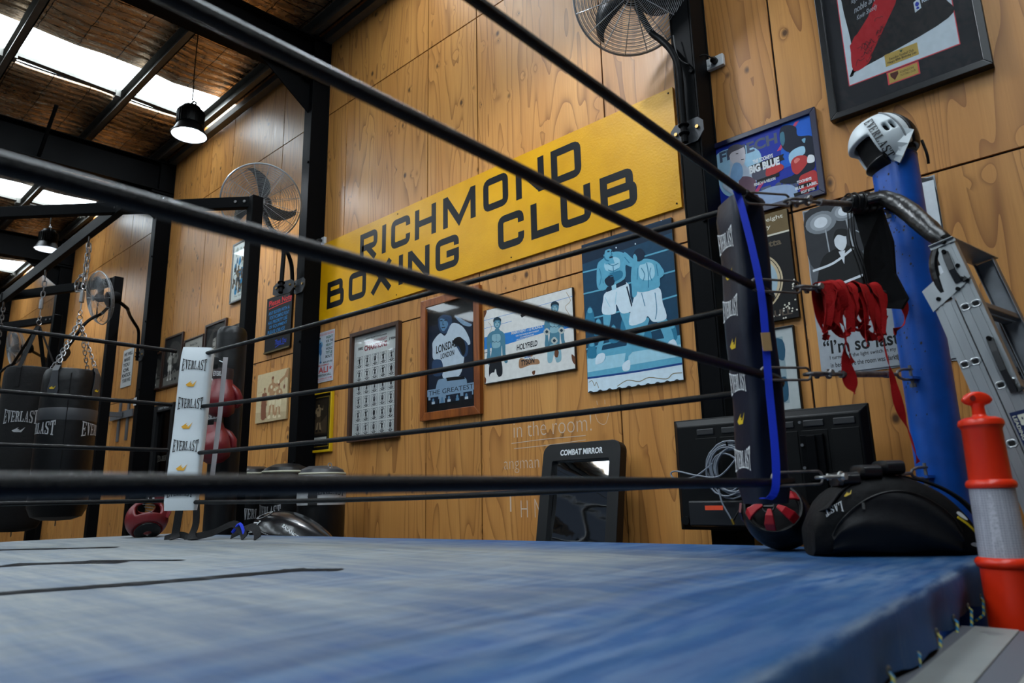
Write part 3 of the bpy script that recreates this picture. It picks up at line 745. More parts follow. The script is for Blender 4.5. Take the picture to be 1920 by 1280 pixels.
# turnbuckles between the rope corner and the blue post
def turnbuckle(k, z0, z1, col, label):
    d = (POST-N0).normalized(); a = N0 + V(-.005,.0,z0); b = POST - d*.10 + V(0,0,z1); ax = (b-a); L = ax.length; ax.normalize(); s = ax.cross(V(0,0,1)).normalized(); u = s.cross(ax)
    root = thing('turnbuckle', label, 'turnbuckle', a, 'turnbuckles at the blue post')
    P = lambda t, y=0, x=0: a + ax*t*L + u*y + s*x
    # long quick link
    def longlink(t0, t1, hw, r, ori):
        m = MB(); o = ori; n = 8; pts = []
        for i in range(n+1): t = -pi/2+pi*i/n; pts.append(P(t1) - ax*hw + o*hw*math.sin(t) + ax*hw*math.cos(t))
        for i in range(n+1): t = pi/2+pi*i/n; pts.append(P(t0) + ax*hw + o*hw*math.sin(t) + ax*hw*math.cos(t))
        m.tube(pts, r, 8, True); return m
    longlink(.02, .30, .021, .0042, u).build('quick_link', RUST, root, smooth=True)
    longlink(.275, .40, .017, .0055, s).build('shackle', col, root, smooth=True)
    mb = MB(); mb.cyl(P(.385, 0, -.026), P(.385, 0, .026), .007, 10); mb.cyl(P(.385, 0, -.034), P(.385, 0, -.026), .013, 6); mb.cyl(P(.385,0,.024), P(.385,0,.034), .012, 6); mb.build('shackle_bolt', col, root, smooth=True)
    mb = MB(); mb.ring(P(.41), .013, .0055, s, 16, 8); mb.cyl(P(.435), P(.52), .0065, 10); mb.build('eye_bolt', col, root, smooth=True)
    mb = MB(); mb.cyl(P(.50), P(.80), .0115, 16); mb.cyl(P(.49), P(.515), .014, 16); mb.cyl(P(.79), P(.81), .014, 16); mb.build('barrel', RUST, root, smooth=True)
    mb = MB(); mb.cyl(P(.80), P(.88), .0065, 10)
    mb.tube([P(1.0,.02), P(.93,.02), P(.89,.012), P(.875,0), P(.89,-.012), P(.93,-.02), P(1.0,-.02)], .0055, 8); mb.build('jaw', RUST, root, smooth=True)
    mb = MB(); mb.cyl(P(.985,-.042), P(.985,.036), .006, 10); mb.cyl(P(.985,-.05), P(.985,-.036), .012, 6); mb.build('jaw_bolt', RUST, root)
turnbuckle(0, 1.945, 2.095, RUST, 'grey turnbuckle at the top rope with black tape wrapped at the blue post')
turnbuckle(1, 1.635, 1.725, RUST, 'grey turnbuckle draped with red hand wraps')
turnbuckle(2, 1.335, 1.395, RUST, 'grey turnbuckle of the third rope just above the television')
turnbuckle(3, 1.0, 1.02, mat('bright_galvanised',(170,172,170),.4,.7,.5,.2,20), 'pale galvanised turnbuckle of the bottom rope behind the duffel bag')

# ================================================================== ON THE PLYWOOD WALL
def board(root, x0, x1, z0, z1, d, th, m, name='board', bevel=0):
    mb = MB(); mb.bb(x0, x1, -d, -d+th, z0, z1); return mb.build(name, m, root, bevel=bevel)
def frame(root, x0, x1, z0, z1, d, w, th, m, name='frame', step=True):
    """four mitred mouldings round a picture, one mesh"""
    mb = MB()
    o = [(x0,z0),(x1,z0),(x1,z1),(x0,z1)]; i = [(x0+w,z0+w),(x1-w,z0+w),(x1-w,z1-w),(x0+w,z1-w)]
    for k in range(4):
        a, b, c, e = o[k], o[(k+1)%4], i[(k+1)%4], i[k]
        mb.prism([(a[0],-d,a[1]),(b[0],-d,b[1]),(c[0],-d,c[1]),(e[0],-d,e[1])], (0,-th,0))
    return mb.build(name, m, root, bevel=.003)
def pane(root, x0, x1, z0, z1, d):
    mb = MB(); mb.bb(x0, x1, -d-.002, -d, z0, z1); return mb.build('glass', GLASS, root)

# --- the yellow banner
def seglet(art, pts, wd, closed=False):
    """square-nibbed stroke with mitred corners, pts in artwork metres"""
    P = [Vector((x, y)) for x, y in pts]; n = len(P); L, R = [], []
    for i, p in enumerate(P):
        a = (P[i]-P[i-1]).normalized() if (i > 0 or closed) else (P[1]-P[0]).normalized()
        b = (P[(i+1) % n]-P[i]).normalized() if (i < n-1 or closed) else a
        t = (a+b).normalized() if (a+b).length > 1e-6 else b
        nn = Vector((-t.y, t.x)); k = wd/2/max(.35, nn.dot(Vector((-a.y, a.x))))
        L.append(p+nn*k); R.append(p-nn*k)
    vs = [(q.x/art.w*100, q.y/art.h*100) for q in L+R]; m = len(P)
    fs = [(i, m+i, m+(i+1) % m, (i+1) % m) for i in range(m if closed else m-1)]
    art._add(vs, fs, BLKP)
BLKP = mat('black_sign_paint', (9,11,16), .4, 0, .2)
def rnd(pts, r=.035):
    """round the corners flagged with True"""
    out = []; n = len(pts)
    for i, q in enumerate(pts):
        p = Vector(q[:2])
        if len(q) < 3: out.append(tuple(p)); continue
        a = Vector(pts[i-1][:2]); b = Vector(pts[(i+1) % n][:2]); u = (a-p).normalized()*r; v = (b-p).normalized()*r
        for k in range(5):
            t = k/4; out.append(tuple((p+u)*(1-t)**2 + p*2*t*(1-t) + (p+v)*t*t))
    return out
def glyph(art, ch, x, y, w, h, s):
    t = lambda pts, cl=False, r=.040: seglet(art, rnd([(x+p[0]*w, y+p[1]*h, *p[2:]) for p in pts], r), s, cl)
    e = s/2/w; f = s/2/h
    if ch == 'R': t([(e,0),(e,1-f),(1-e,1-f,1),(1-e,.46,1),(e,.46)]); t([(.42,.46),(1-e,0)])
    elif ch == 'I': t([(.5,0),(.5,1)])
    elif ch == 'C': t([(1-e,.64),(1-e,1-f,1),(e,1-f,1),(e,f,1),(1-e,f,1),(1-e,.36)])
    elif ch == 'H': t([(e,0),(e,1)]); t([(1-e,0),(1-e,1)]); t([(e,.5),(1-e,.5)])
    elif ch == 'M': t([(e,0),(e,1)]); t([(1-e,0),(1-e,1)]); t([(e,.95),(.5,.10),(1-e,.95)])
    elif ch == 'O': t([(e,.5),(e,1-f,1),(1-e,1-f,1),(1-e,f,1),(e,f,1)], True)
    elif ch == 'N': t([(e,0),(e,1)]); t([(1-e,0),(1-e,1)]); t([(e,.93),(1-e,.07)])
    elif ch == 'D': t([(e,.5),(e,1-f),(1-e,1-f,1),(1-e,f,1),(e,f)], True)
    elif ch == 'B': t([(e,.75),(e,1-f),(.92-e,1-f,1),(.92-e,.54,1),(e,.54)], True, .03); t([(e,.3),(e,.54),(1-e,.54,1),(1-e,f,1),(e,f)], True, .03)
    elif ch == 'X': t([(e*.6,0),(1-e*.6,1)]); t([(e*.6,1),(1-e*.6,0)])
    elif ch == 'G': t([(1-e,.66),(1-e,1-f,1),(e,1-f,1),(e,f,1),(1-e,f,1),(1-e,.46),(.48,.46)])
    elif ch == 'L': t([(e,1),(e,f),(1,f)])
    elif ch == 'U': t([(e,1),(e,f,1),(1-e,f,1),(1-e,1)])
def banner():
    x0, x1, z0, z1 = -5.715, -1.765, 2.600, 3.385
    root = thing('club_banner', 'long yellow painted sign board with black capitals high on the plywood', 'sign', ((x0+x1)/2, 0, z0))
    YB = bpy.data.materials.new('yellow_sign_paint'); YB.use_nodes = True; g = NB(YB); tc = g.n('ShaderNodeTexCoord').outputs['Object']
    g.l(g.mix(g.ramp(g.noise(tc, 3, 4), .35, .7), (.70,.355,.002), (.58,.28,.001)), g.b.inputs['Base Color']); g.b.inputs['Roughness'].default_value = .36; g.b.inputs['Specular IOR Level'].default_value = .25; g.bump(g.noise(tc, 70, 3), .25, .004)
    board(root, x0, (x0+x1)/2+.02, z0, z1, .018, .017, YB, 'board_panel'); board(root, (x0+x1)/2+.0202, x1, z0, z1, .018, .017, YB, 'board_panel')
    a = Art(x1-x0, z1-z0); h = .262; s = .056
    # measured letter positions along the board (metres from its near end)
    for row, y, L in ((1, .447, [('R',.764,.257),('I',1.086,.057),('C',1.213,.256),('H',1.53,.264),('M',1.878,.368),('O',2.328,.256),('N',2.66,.265),('D',2.989,.258)]),
                      (2, .108, [('B',.26,.272),('O',.607,.262),('X',.945,.28),('I',1.324,.057),('N',1.445,.272),('G',1.788,.271),('C',2.473,.254),('L',2.792,.248),('U',3.059,.251),('B',3.385,.273)])):
        for ch, x, wd in L: glyph(a, ch, x, y, wd, h, s)
    a.build('lettering', wallfn(x0, x1, z0, z1, .018), root, label='black capitals')
    for x in (x0+.03, x0+1.3, x0+2.6, x1-.03):
        for z in (z0+.03, z1-.03):
            mb = MB(); mb.cyl((x,-.0185,z),(x,-.0205,z),.006,8); mb.build('nail', STEEL, root)
banner()

# --- prints, posters and signs
def print_thing(name, label, cat, x0, x1, z0, z1, d=.02, fr=None, fw=.02, fth=.015, back=BLK, glass=False, th=None, group=None):
    root = thing(name, label, cat, ((x0+x1)/2, -d, z0), group)
    if fr is not None:
        frame(root, x0, x1, z0, z1, 0.002, fw, d+fth, fr); board(root, x0+fw*.6, x1-fw*.6, z0+fw*.6, z1-fw*.6, d, .012, back, 'backing_board')
        q = (x0+fw, x1-fw, z0+fw, z1-fw)
    else:
        board(root, x0, x1, z0, z1, d, th or max(.003, d-.002), back, 'board'); q = (x0, x1, z0, z1)
    art = Art(q[1]-q[0], q[3]-q[2]); fn = wallfn(*q, d)
    def done(nm='picture', lab=None):
        art.build(nm, fn, root, lab)
        if glass: pane(root, *q, d+.013)
        return root
    return root, art, done

# blue action photo board
T1, T2, T3, T4 = ink(12,58,84), ink(38,112,142), ink(88,158,184), ink(152,196,212)
PW = ink(196,214,224); PD = ink(6,34,56)
def board_fight():
    root, a, done = print_thing('photo_board', 'large blue tinted board of two boxers fighting in white trunks beside the black column', 'poster', -2.497, -1.838, 1.583, 2.556, .02, back=BLK)
    a.quad([(1060,185),(1600,28),(1662,1000),(1095,1072)])
    a.rect(.4,.4,99.6,99.6,T1); a.poly([(1062,190),(1600,34),(1606,120),(1066,300)], PD)
    for y0, y1 in ((350,205),(480,345),(640,495),(815,660)): a.stroke([(1068,y0),(1350,(y0+y1)/2+6),(1640,y1)], .010, T3)
    a.poly([(1090,835),(1650,735),(1662,1000),(1095,1072)], T3); a.poly([(1092,870),(1655,790),(1658,860),(1093,950)], T4)
    a.poly([(1094,985),(1658,900),(1662,1000),(1095,1072)], PW); a.stroke([(1092,985),(1370,950),(1656,905)], .012, ink(18,60,120))
    for cx, cy in ((1110,590),(1160,660),(1250,700),(1450,700),(1600,690),(1120,790),(1320,640)):
        a.blob([(cx-26,cy+70),(cx-20,cy),(cx,cy-34),(cx+20,cy),(cx+26,cy+70)], T2); a.blob([(cx-12,cy+4),(cx-10,cy-22),(cx+8,cy-24),(cx+12,cy+2)], T3)
    a.blob([(1325,700),(1325,560),(1345,540),(1370,640),(1352,720)], PD)
    # left man: legs, trunks, torso, head, arms
    a.blob([(1190,590),(1235,595),(1225,680),(1200,740),(1175,840),(1200,850),(1195,880),(1140,900),(1150,850),(1150,800),(1190,700)], T3)
    a.blob([(1140,900),(1150,850),(1185,835),(1200,850),(1190,885),(1165,900)], PW)
    a.blob([(1290,590),(1350,600),(1390,680),(1370,760),(1340,840),(1335,935),(1310,930),(1320,850),(1330,760),(1320,680)], T3)
    a.blob([(1300,920),(1312,895),(1345,880),(1345,935),(1310,945)], PW)
    a.blob([(1210,470),(1330,415),(1352,500),(1366,580),(1300,600),(1268,545),(1262,600),(1186,600),(1190,520)], PW)
    a.poly([(1205,442),(1322,395),(1330,425),(1212,472)], PD); a.poly([(1240,430),(1268,422),(1270,455),(1244,462)], T4)
    a.blob([(1160,300),(1190,270),(1250,232),(1300,232),(1340,262),(1325,320),(1318,395),(1212,440),(1190,400),(1185,330)], T3)
    a.blob([(1200,300),(1250,262),(1290,275),(1285,330),(1215,345)], T4); a.blob([(1222,372),(1300,345),(1302,388),(1225,420)], T2)
    a.blob([(1160,300),(1152,380),(1158,445),(1190,462),(1215,440),(1190,415),(1188,330)], T3)
    a.blob([(1200,400),(1232,372),(1258,380),(1256,425),(1220,436)], PD)
    a.blob([(1320,232),(1372,275),(1420,300),(1395,325),(1352,320),(1310,290)], T3)
    a.poly([(1205,262),(1250,262),(1262,300),(1205,305)], T3); a.oval(1224,240,31,43,T3,-.15); a.blob([(1188,236),(1190,200),(1222,186),(1252,200),(1254,222),(1232,212),(1206,222),(1200,246)], PD)
    a.stroke([(1218,228),(1232,226)], .010, PD); a.stroke([(1240,226),(1252,224)], .010, PD); a.stroke([(1240,230),(1246,248),(1236,250)], .006, T2); a.stroke([(1230,264),(1250,260)], .012, PD); a.blob([(1200,250),(1210,272),(1232,284),(1216,286),(1200,272)], T2)
    for P in ([(1222,300),(1250,312),(1284,300)],[(1222,338),(1250,346),(1285,330)],[(1252,312),(1258,400)],[(1232,360),(1296,344)],[(1235,380),(1300,366)],[(1170,330),(1180,380),(1170,430)],[(1320,262),(1350,300)]): a.stroke(P, .005, T2)
    a.stroke([(1270,470),(1262,545)], .006, T4); a.stroke([(1332,440),(1362,560)], .010, PD); a.stroke([(1200,500),(1230,560)], .005, T4)
    # right man from behind
    a.blob([(1350,640),(1460,630),(1440,700),(1420,760),(1345,850),(1330,850),(1345,760),(1340,700)], T3)
    a.blob([(1500,620),(1560,630),(1600,720),(1610,790),(1570,800),(1540,720)], T3); a.blob([(1572,785),(1612,762),(1640,835),(1636,858),(1600,830)], PW)
    a.blob([(1398,470),(1520,448),(1545,540),(1566,635),(1490,655),(1455,620),(1430,655),(1346,670),(1362,560)], PW)
    a.blob([(1368,300),(1440,275),(1505,290),(1540,330),(1530,400),(1520,450),(1402,475),(1390,400)], T3)
    a.blob([(1408,320),(1450,298),(1492,312),(1498,380),(1460,405),(1412,390)], T4); a.stroke([(1452,300),(1462,360),(1462,450)], .006, T2)
    a.blob([(1370,300),(1358,380),(1362,450),(1368,505),(1392,490),(1398,420),(1400,340)], T3)
    a.blob([(1505,290),(1552,345),(1550,380),(1520,392),(1510,350)], T3)
    a.oval(1408,252,33,40,PD,.1); a.blob([(1372,262),(1382,246),(1394,262),(1396,290),(1380,296)], T3); a.blob([(1410,292),(1440,284),(1446,304),(1412,310)], T3)
    for P in ([(1420,330),(1440,370),(1430,410)],[(1478,330),(1470,370),(1484,410)],[(1400,330),(1395,400)],[(1510,310),(1520,380)],[(1420,480),(1440,560)],[(1500,480),(1510,580),(1500,640)]): a.stroke(P, .005, T2)
    for x, y in ((1390,90),(1385,185),(1270,205),(1540,45),(1335,150)): a.blob([(x-4,y),(x,y-6),(x+4,y),(x,y+4)], PW)
    ST = ink(120,110,80)
    a.stroke([(1100,1010),(1120,1000),(1135,1030),(1145,1010),(1160,1045)], .004, ST); a.stroke([(1270,1035),(1330,1000),(1400,1008),(1460,985),(1560,995),(1600,965),(1655,960)], .005, ST)
    for i in range(10): a.blob([(1094+i*57,1074-i*7.2),(1110+i*57,1060-i*7),(1128+i*57,1072-i*7.2)], BLK)
    done()
board_fight()

def board_event():
    root, a, done = print_thing('fight_poster', 'wide rusted metal poster of two bare chested boxers with a blue band', 'poster', -3.398, -2.584, 1.746, 2.290, .02, back=mat('rusty_edge',(30,22,18),.7))
    a.quad([(465,590),(1000,437),(1025,925),(490,1030)])
    C = ink(206,206,202); B = ink(40,116,186); K = ink(20,24,30); TS = ink(70,118,138); TL = ink(128,166,178); TD = ink(18,44,58); RU = ink(96,58,36)
    a.rect(.6,1,99.4,99.4,C)
    a.stroke([(470,650),(700,585),(1003,492)], .003, B); a.stroke([(470,700),(640,650)], .003, B)
    a.poly([(478,752),(820,672),(1008,622),(1012,680),(835,715),(620,788),(480,825)], B)
    a.stroke([(480,845),(520,835)], .004, K)
    for P in ([(690,900),(700,870),(745,880),(800,872),(812,900),(760,908),(700,930)],[(740,850),(770,846),(768,858),(745,862)]): a.blob(P, ink(150,110,80))
    a.textq('MAIN EVENT - 12 ROUNDS', (640,733), (826,686), 19, C); a.textq('FOR THE WORLD HEAVYWEIGHT', (668,744), (806,709), 9, C); a.textq('CHAMPIONSHIP', (694,752), (775,731), 8, C); a.textq('FRIDAY NOVEMBER 9', (672,768), (800,735), 8, C)
    a.textq('HOLYFIELD', (676,827), (798,795), 36, K, .03); a.textq('MIKE', (724,872), (760,864), 11, B); a.textq('TYSON', (703,917), (782,896), 34, K, .03)
    a.poly([(690,612),(755,575),(756,595),(700,628)], K)
    def man(dx, dy, k, hair, fl=1, belt=False):
        T = lambda P: [(dx+fl*x*k, dy+y*k) for x, y in P]
        a.blob(T([(-58,190),(-66,110),(-48,70),(-12,52),(18,50),(50,75),(58,130),(62,205),(78,250),(62,262),(44,222),(34,150),(28,262),(-34,272),(-30,180),(-38,130),(-40,190),(-30,262),(-48,275),(-60,240)]), TS)
        a.blob(T([(-30,84),(-4,76),(22,80),(24,118),(-2,126),(-28,120)]), TL); a.blob(T([(-26,130),(22,126),(20,160),(-22,166)]), TL)
        a.stroke(T([(-2,80),(-1,125)]), .003, TS); a.stroke(T([(-28,121),(-12,130),(-2,124),(10,130),(24,119)]), .003, TD)
        a.blob(T([(-34,250),(30,240),(46,330),(16,350),(0,300),(-14,350),(-40,345)]), K if not belt else TL)
        a.blob(T([(-13,45),(-12,66),(14,64),(14,40)]), TS)
        a.blob(T([(-24,12),(-20,-18),(2,-30),(22,-18),(24,10),(14,36),(0,44),(-14,34)]), TS); a.blob(T([(-14,20),(-10,-4),(8,-6),(14,16),(2,32)]), TL)
        a.blob(T([(-25,0),(-24,-24),(0,-38),(24,-24),(23,-6),(12,-16),(-12,-14)]), hair)
        a.stroke(T([(-13,2),(-4,1)]), .003, TD); a.stroke(T([(4,1),(13,0)]), .003, TD); a.stroke(T([(-6,22),(8,21)]), .0035, TD); a.stroke(T([(0,3),(-1,12),(4,13)]), .002, TD)
        if belt:
            for bx, by in ((0,215),(-48,160),(44,150)): a.blob(T([(bx-22,by),(bx,by-24),(bx+22,by),(bx,by+22)]), ink(170,176,170)); a.blob(T([(bx-10,by),(bx,by-11),(bx+10,by),(bx,by+10)]), TD)
            a.blob(T([(20,60),(56,50),(66,100),(50,120),(36,80)]), C)
    man(553, 660, .92, TD); man(898, 560, .94, TD, 1, True)
    a.blob([(520,975),(545,958),(575,985),(570,1010),(535,1012)], C); a.blob([(640,945),(660,935),(666,975),(645,985)], C)
    for P in ([(465,592),(485,590),(478,620),(468,632)],[(1000,840),(1022,860),(1024,900),(1005,880)],[(770,948),(788,940),(786,962),(776,965)],[(488,985),(500,1000),(495,1028)],[(905,810),(925,825),(918,860),(900,850)]): a.blob(P, RU)
    a.stroke([(965,470),(990,520),(960,560),(985,610),(968,650)], .004, ink(150,130,100)); a.stroke([(500,660),(520,690),(505,730)], .003, ink(150,130,100))
    done()
board_event()

def board_greatest():
    W = make_wood('varnished_pine_frame', (150,84,34), (104,52,20), .3)
    root, a, done = print_thing('framed_poster', 'wooden framed poster of a boxer in a white shirt wearing dark gloves', 'poster', -4.086, -3.428, 1.540, 2.498, .015, fr=W, fw=.062, fth=.02, back=ink(7,8,12,), glass=True)
    K = ink(7,8,12); N = ink(14,26,44); S = ink(38,62,92); S2 = ink(84,122,152); Wt = ink(178,192,204); W2 = ink(120,146,170)
    a.quad([(818,165),(1208,62),(1225,870),(802,945)]) if False else a.quad([(779,-54),(1224,-194),(1236,845),(786,913)])
    a.rect(0,0,100,100,K); a.poly([(795,120),(1200,0),(1208,740),(800,800)], N)
    a.blob([(880,80),(890,-20),(960,-30),(1005,20),(1005,110),(950,180),(900,160)], S); a.blob([(895,70),(905,40),(950,55),(975,95),(935,160),(905,130)], S2)
    a.blob([(878,40),(880,-30),(940,-66),(1004,-30),(1010,20),(985,10),(930,4),(900,20)], K); a.stroke([(898,62),(922,60)], .007, K); a.stroke([(938,58),(966,54)], .007, K); a.stroke([(915,128),(948,122)], .008, K); a.stroke([(928,66),(924,98),(938,100)], .005, K); a.blob([(1035,10),(1080,30),(1150,70),(1195,90),(1180,110),(1120,100),(1060,50)], W2)
    a.blob([(835,260),(900,180),(950,200),(1010,85),(1100,105),(1160,190),(1182,275),(1130,300),(1125,420),(1090,560),(1010,590),(930,590),(930,480),(905,425),(840,420),(832,330)], Wt)
    a.blob([(835,440),(900,425),(930,480),(925,560),(870,580),(832,550)], S); a.blob([(1085,215),(1150,260),(1165,320),(1150,385),(1110,390),(1060,310),(1030,270),(1045,230)], S)
    a.blob([(1020,270),(1040,225),(1090,212),(1130,260),(1140,340),(1115,385),(1075,300)], K)
    a.blob([(880,630),(930,600),(1130,580),(1150,720),(1100,750),(1060,660),(1000,740),(930,770),(865,765)], W2); a.poly([(960,590),(1130,572),(1135,600),(970,622)], K)
    a.poly([(798,720),(1210,655),(1212,740),(800,800)], W2)
    a.text('LONSDALE', 20, 53.5, 68, 61, K, .02, slope=3); a.text('LONDON', 30, 47.5, 58, 52.5, K, .02, slope=1.5)
    a.rect(1,14.6,99,21,W2); a.text('THE GREATEST', 4, 15.6, 96, 19.8, K, .0, slope=0)
    for i, x in enumerate((8,27,41,58,76)): a.rect(x,7,x+(17 if i % 2 == 0 else 12),13.6,N if i != 1 else W2); a.ell(x+6,10.6,2.2,1.9,S2); a.rect(x+3,7.2,x+9.5,9.4,S2 if i % 2 else Wt)
    done()
board_greatest()

def board_champions():
    W = make_wood('dark_walnut_frame', (72,42,24), (44,26,16), .45)
    root, a, done = print_thing('framed_poster', 'dark framed poster with thirty small boxer portraits in six rows', 'poster', -5.036, -4.354, 1.439, 2.397, .012, fr=W, fw=.036, fth=.03, back=ink(190,194,192), glass=True)
    P = ink(184,188,186); K = ink(36,38,42); G = ink(122,126,128); R = ink(128,30,52)
    a.rect(0,0,100,100,P)
    for i in range(4): a.stroke([(3,3),(97,3),(97,97.5),(3,97.5),(3,3)] if i == 0 else [(0,0),(.01,0)], .003, G, False)
    a.text('TIGER PROMOTIONS presents', 27, 94.2, 75, 96.4, K, .02); a.text('WORLD HEAVYWEIGHT', 24, 90, 76, 93, R, .02)
    a.text('CHAMPIONS', 24, 83.5, 76, 89, R, .04); a.text('1882', 9, 85.8, 21, 88.6, K, .03); a.text('1984', 81, 88.2, 94, 91, K, .03)
    rr = random.Random(3)
    for r in range(6):
        for c in range(5):
            x = 6+c*18.2; y = 67.5-r*13.1
            a.rect(x,y,x+15,y+11.4,G); a.rect(x+.8,y+.5,x+14.2,y+10.9,P); a.ell(x+7.5,y+6.6,5.8,4.4,G,14); a.ell(x+7.5,y+6.5,5.0,3.9,P,14)
            a.stroke([(x+2.4,y+2.4),(x+7.5,y+.9),(x+12.6,y+2.4)], .006, K)
            a.figure(x+7.5, y+1.6, 9.0, K if rr.random() < .5 else ink(84,86,90), K, 'guard' if rr.random() < .6 else 'stand', rr.choice((-1,1)))
    done()
board_champions()

def sign_ali():
    root, a, done = print_thing('metal_sign', 'small white metal fight bill with a blue boxer and red capitals above the yellow frame', 'sign', -5.672, -5.332, 2.026, 2.505, .006, back=ink(190,196,204))
    P = ink(186,194,204); R = ink(190,62,56); B = ink(56,104,150); B2 = ink(120,164,196); K = ink(40,50,50); G = ink(40,84,66)
    a.rect(2,1.5,98,98.5,P); a.stroke([(4,3),(96,3),(96,97),(4,97),(4,3)], .003, R, False)
    a.text('MADISON SQUARE GARDEN', 6, 92, 95, 96, R, .01)
    a.figure(32, 38, 52, B2, B, 'guard', -1, hair=K, glove=K); a.blob([(22,76),(26,66),(40,66),(42,74),(33,78)], B)
    for i, t in enumerate(('FIGHT','FOR THE','HEAVY','WORLD','TITLE','BOUT')): a.text(t, 62, 84-i*7.6, 94, 89.6-i*7.6, K if i % 2 else G, .03)
    a.text('MON 25TH FEB', 52, 36.5, 95, 40, K, .03); a.text('MUHAMMAD', 30, 31.5, 80, 35, R, .01); a.text('ALI', 30, 18, 76, 30, R, .02); a.text('*', 14, 20, 26, 27, R, .02); a.text('*', 82, 22, 94, 29, R, .02)
    a.text('CONVENTION HALL', 12, 11, 92, 15.6, K, .03); a.text('DOORS OPEN AT 8 PM', 8, 5, 94, 8.4, R, .01)
    done()
sign_ali()
def yellow_frame():
    root, a, done = print_thing('framed_photo', 'black and yellow frame with a sepia photo of a standing boxer', 'picture', -5.728, -5.300, 1.382, 1.933, .015, fr=mat('yellow_frame_paint',(196,160,14),.35), fw=.022, fth=.014, back=ink(14,12,12), glass=True)
    K = ink(14,12,12); Y = ink(170,140,30); S = ink(70,56,40); S2 = ink(140,118,88); L = ink(176,176,170)
    a.rect(0,0,100,100,K); a.rect(9,6,91,95,Y); a.rect(10,6.8,90,94.2,K); a.rect(16,27,84,90,ink(40,32,22)); a.poly([(16,30),(84,30),(84,62),(60,50),(40,58),(16,48)], S)
    a.figure(48, 33, 52, S2, S, 'guard', 1, boots=K, hair=K); a.rect(16,12,84,23,L); a.text('HEAVYWEIGHT CHAMPION', 22, 15.5, 78, 19.5, K, .01); done()
yellow_frame()
def sepia():
    root, a, done = print_thing('photo_board', 'unframed sepia board of three people between the two black posts', 'picture', -6.685, -6.085, 1.742, 2.243, .02, back=ink(196,178,140))
    L = ink(198,180,142); M = ink(168,128,92); D = ink(124,78,56); P = ink(214,200,164)
    a.rect(0,0,100,100,L); a.poly([(0,22),(100,14),(100,0),(0,0)], ink(180,160,124)); a.poly([(60,72),(100,92),(100,86),(66,66)], M); a.poly([(88,84),(96,98),(100,98),(100,80)], M)
    a.figure(27, 8, 62, M, D, 'stand', 1, body=D, hair=D); a.blob([(20,8),(19,40),(27,52),(33,38),(34,8)], D); a.figure(52, 6, 84, M, P, 'guard', 1, hair=D); a.figure(74, 5, 68, M, P, 'guard', -1, hair=D, body=M)
    a.ell(90,64,2.6,4.5,D); a.stroke([(90,80),(90,68)], .003, D); a.text('Gym 1974', 5, 60, 18, 64, M); done()
sepia()
def note():
    root, a, done = print_thing('notice_sign', 'black notice with red heading and blue handwriting hung beside the column', 'sign', -6.582, -6.083, 2.449, 3.045, .02, back=ink(12,12,14))
    R = ink(200,34,40); B = ink(34,120,176); B2 = ink(30,70,190)
    a.text('Please Note', 10, 84, 99, 94, R, .01); a.stroke([(10,80),(50,81.5),(98,82)], .008, R)
    for i, t in enumerate(('ANY BOXER WITH A','FORTHCOMING FIGHT','HAS PRIORITY USE','OF EQUIPMENT','PLEASE OBLIGE','WHEN ASKED')): a.text(t, 10+(i % 2)*5, 68-i*8.6, 92-(i//2)*7, 74.4-i*8.6, B, .01)
    a.text('Thank You', 42, 11, 86, 20, B2, .0, .3); a.stroke([(44,7),(60,10),(78,9)], .006, B2)
    mb = MB(); mb.bb(-6.582,-6.083,-.03,-.018,2.449,2.465); mb.build('brass_rail', mat('dull_brass',(96,84,52),.5,.6), root); done()
note()
def tall():
    root, a, done = print_thing('framed_photo', 'narrow pale framed collage hung high behind the bag rack post', 'picture', -7.440, -7.036, 3.162, 3.880, .02, fr=mat('silver_frame',(118,122,122),.4,.6), fw=.02, fth=.008, back=ink(190,188,176), glass=True)
    cs = [ink(*c) for c in ((62,96,116),(30,40,44),(186,194,190),(96,82,62),(40,116,156),(140,150,140),(70,60,50))]; rr = random.Random(9)
    a.rect(3,2,97,98,cs[2])
    for i in range(60):
        x, y = rr.uniform(8,88), rr.uniform(14,90); s = rr.uniform(3,9); a.blob([(x-s,y-s*.5),(x-s*.6,y+s*.7),(x+s*.5,y+s),(x+s,y-s*.2),(x+s*.2,y-s*.9)], cs[i % 7], 2)
    a.figure(40,18,42,cs[3],cs[1]); a.figure(68,14,40,cs[6],cs[4],'guard',-1); a.ell(22,42,10,4.5,cs[2]); a.text('The Gym', 20, 5, 70, 9, cs[1]); done()
tall()
DKF = make_wood('dark_brown_frame', (58,34,24), (36,20,14), .4)
GY = [ink(*c) for c in ((26,26,26),(64,62,58),(110,108,102),(160,158,150),(206,204,196))]
def bw(name, label, q, seed, fr=DKF, two=True, light=False, fw=.026):
    root, a, done = print_thing(name, label, 'picture', *q, .015, fr=fr, fw=fw, fth=.01, back=GY[0], glass=True)
    rr = random.Random(seed); a.rect(0,0,100,100,GY[3] if light else GY[0])
    if not light:
        a.poly([(0,0),(100,0),(100,26),(0,18)], GY[2]); a.blob([(10,60),(40,90),(90,80),(95,40),(50,30)], GY[1])
        for i in range(14): x, y = rr.uniform(5,95), rr.uniform(20,50); a.ell(x,y,3.5,2.6,GY[1+i % 2],8)
        a.figure(36,10,62,GY[3],GY[0] if seed % 2 else GY[4],'guard',1); 
        if two: a.figure(68,8,66,GY[2],GY[4] if seed % 2 else GY[0],'guard',-1)
    else:
        a.figure(22,8,66,GY[1],GY[0],'guard',1); a.figure(78,8,66,GY[1],GY[0],'guard',-1)
        a.text('Boxing Club', 30, 80, 70, 88, GY[0], .01); a.text('Championship of Victoria', 28, 70, 72, 74, GY[1]); a.text('Saturday Night', 34, 62, 66, 66, GY[1])
    done()
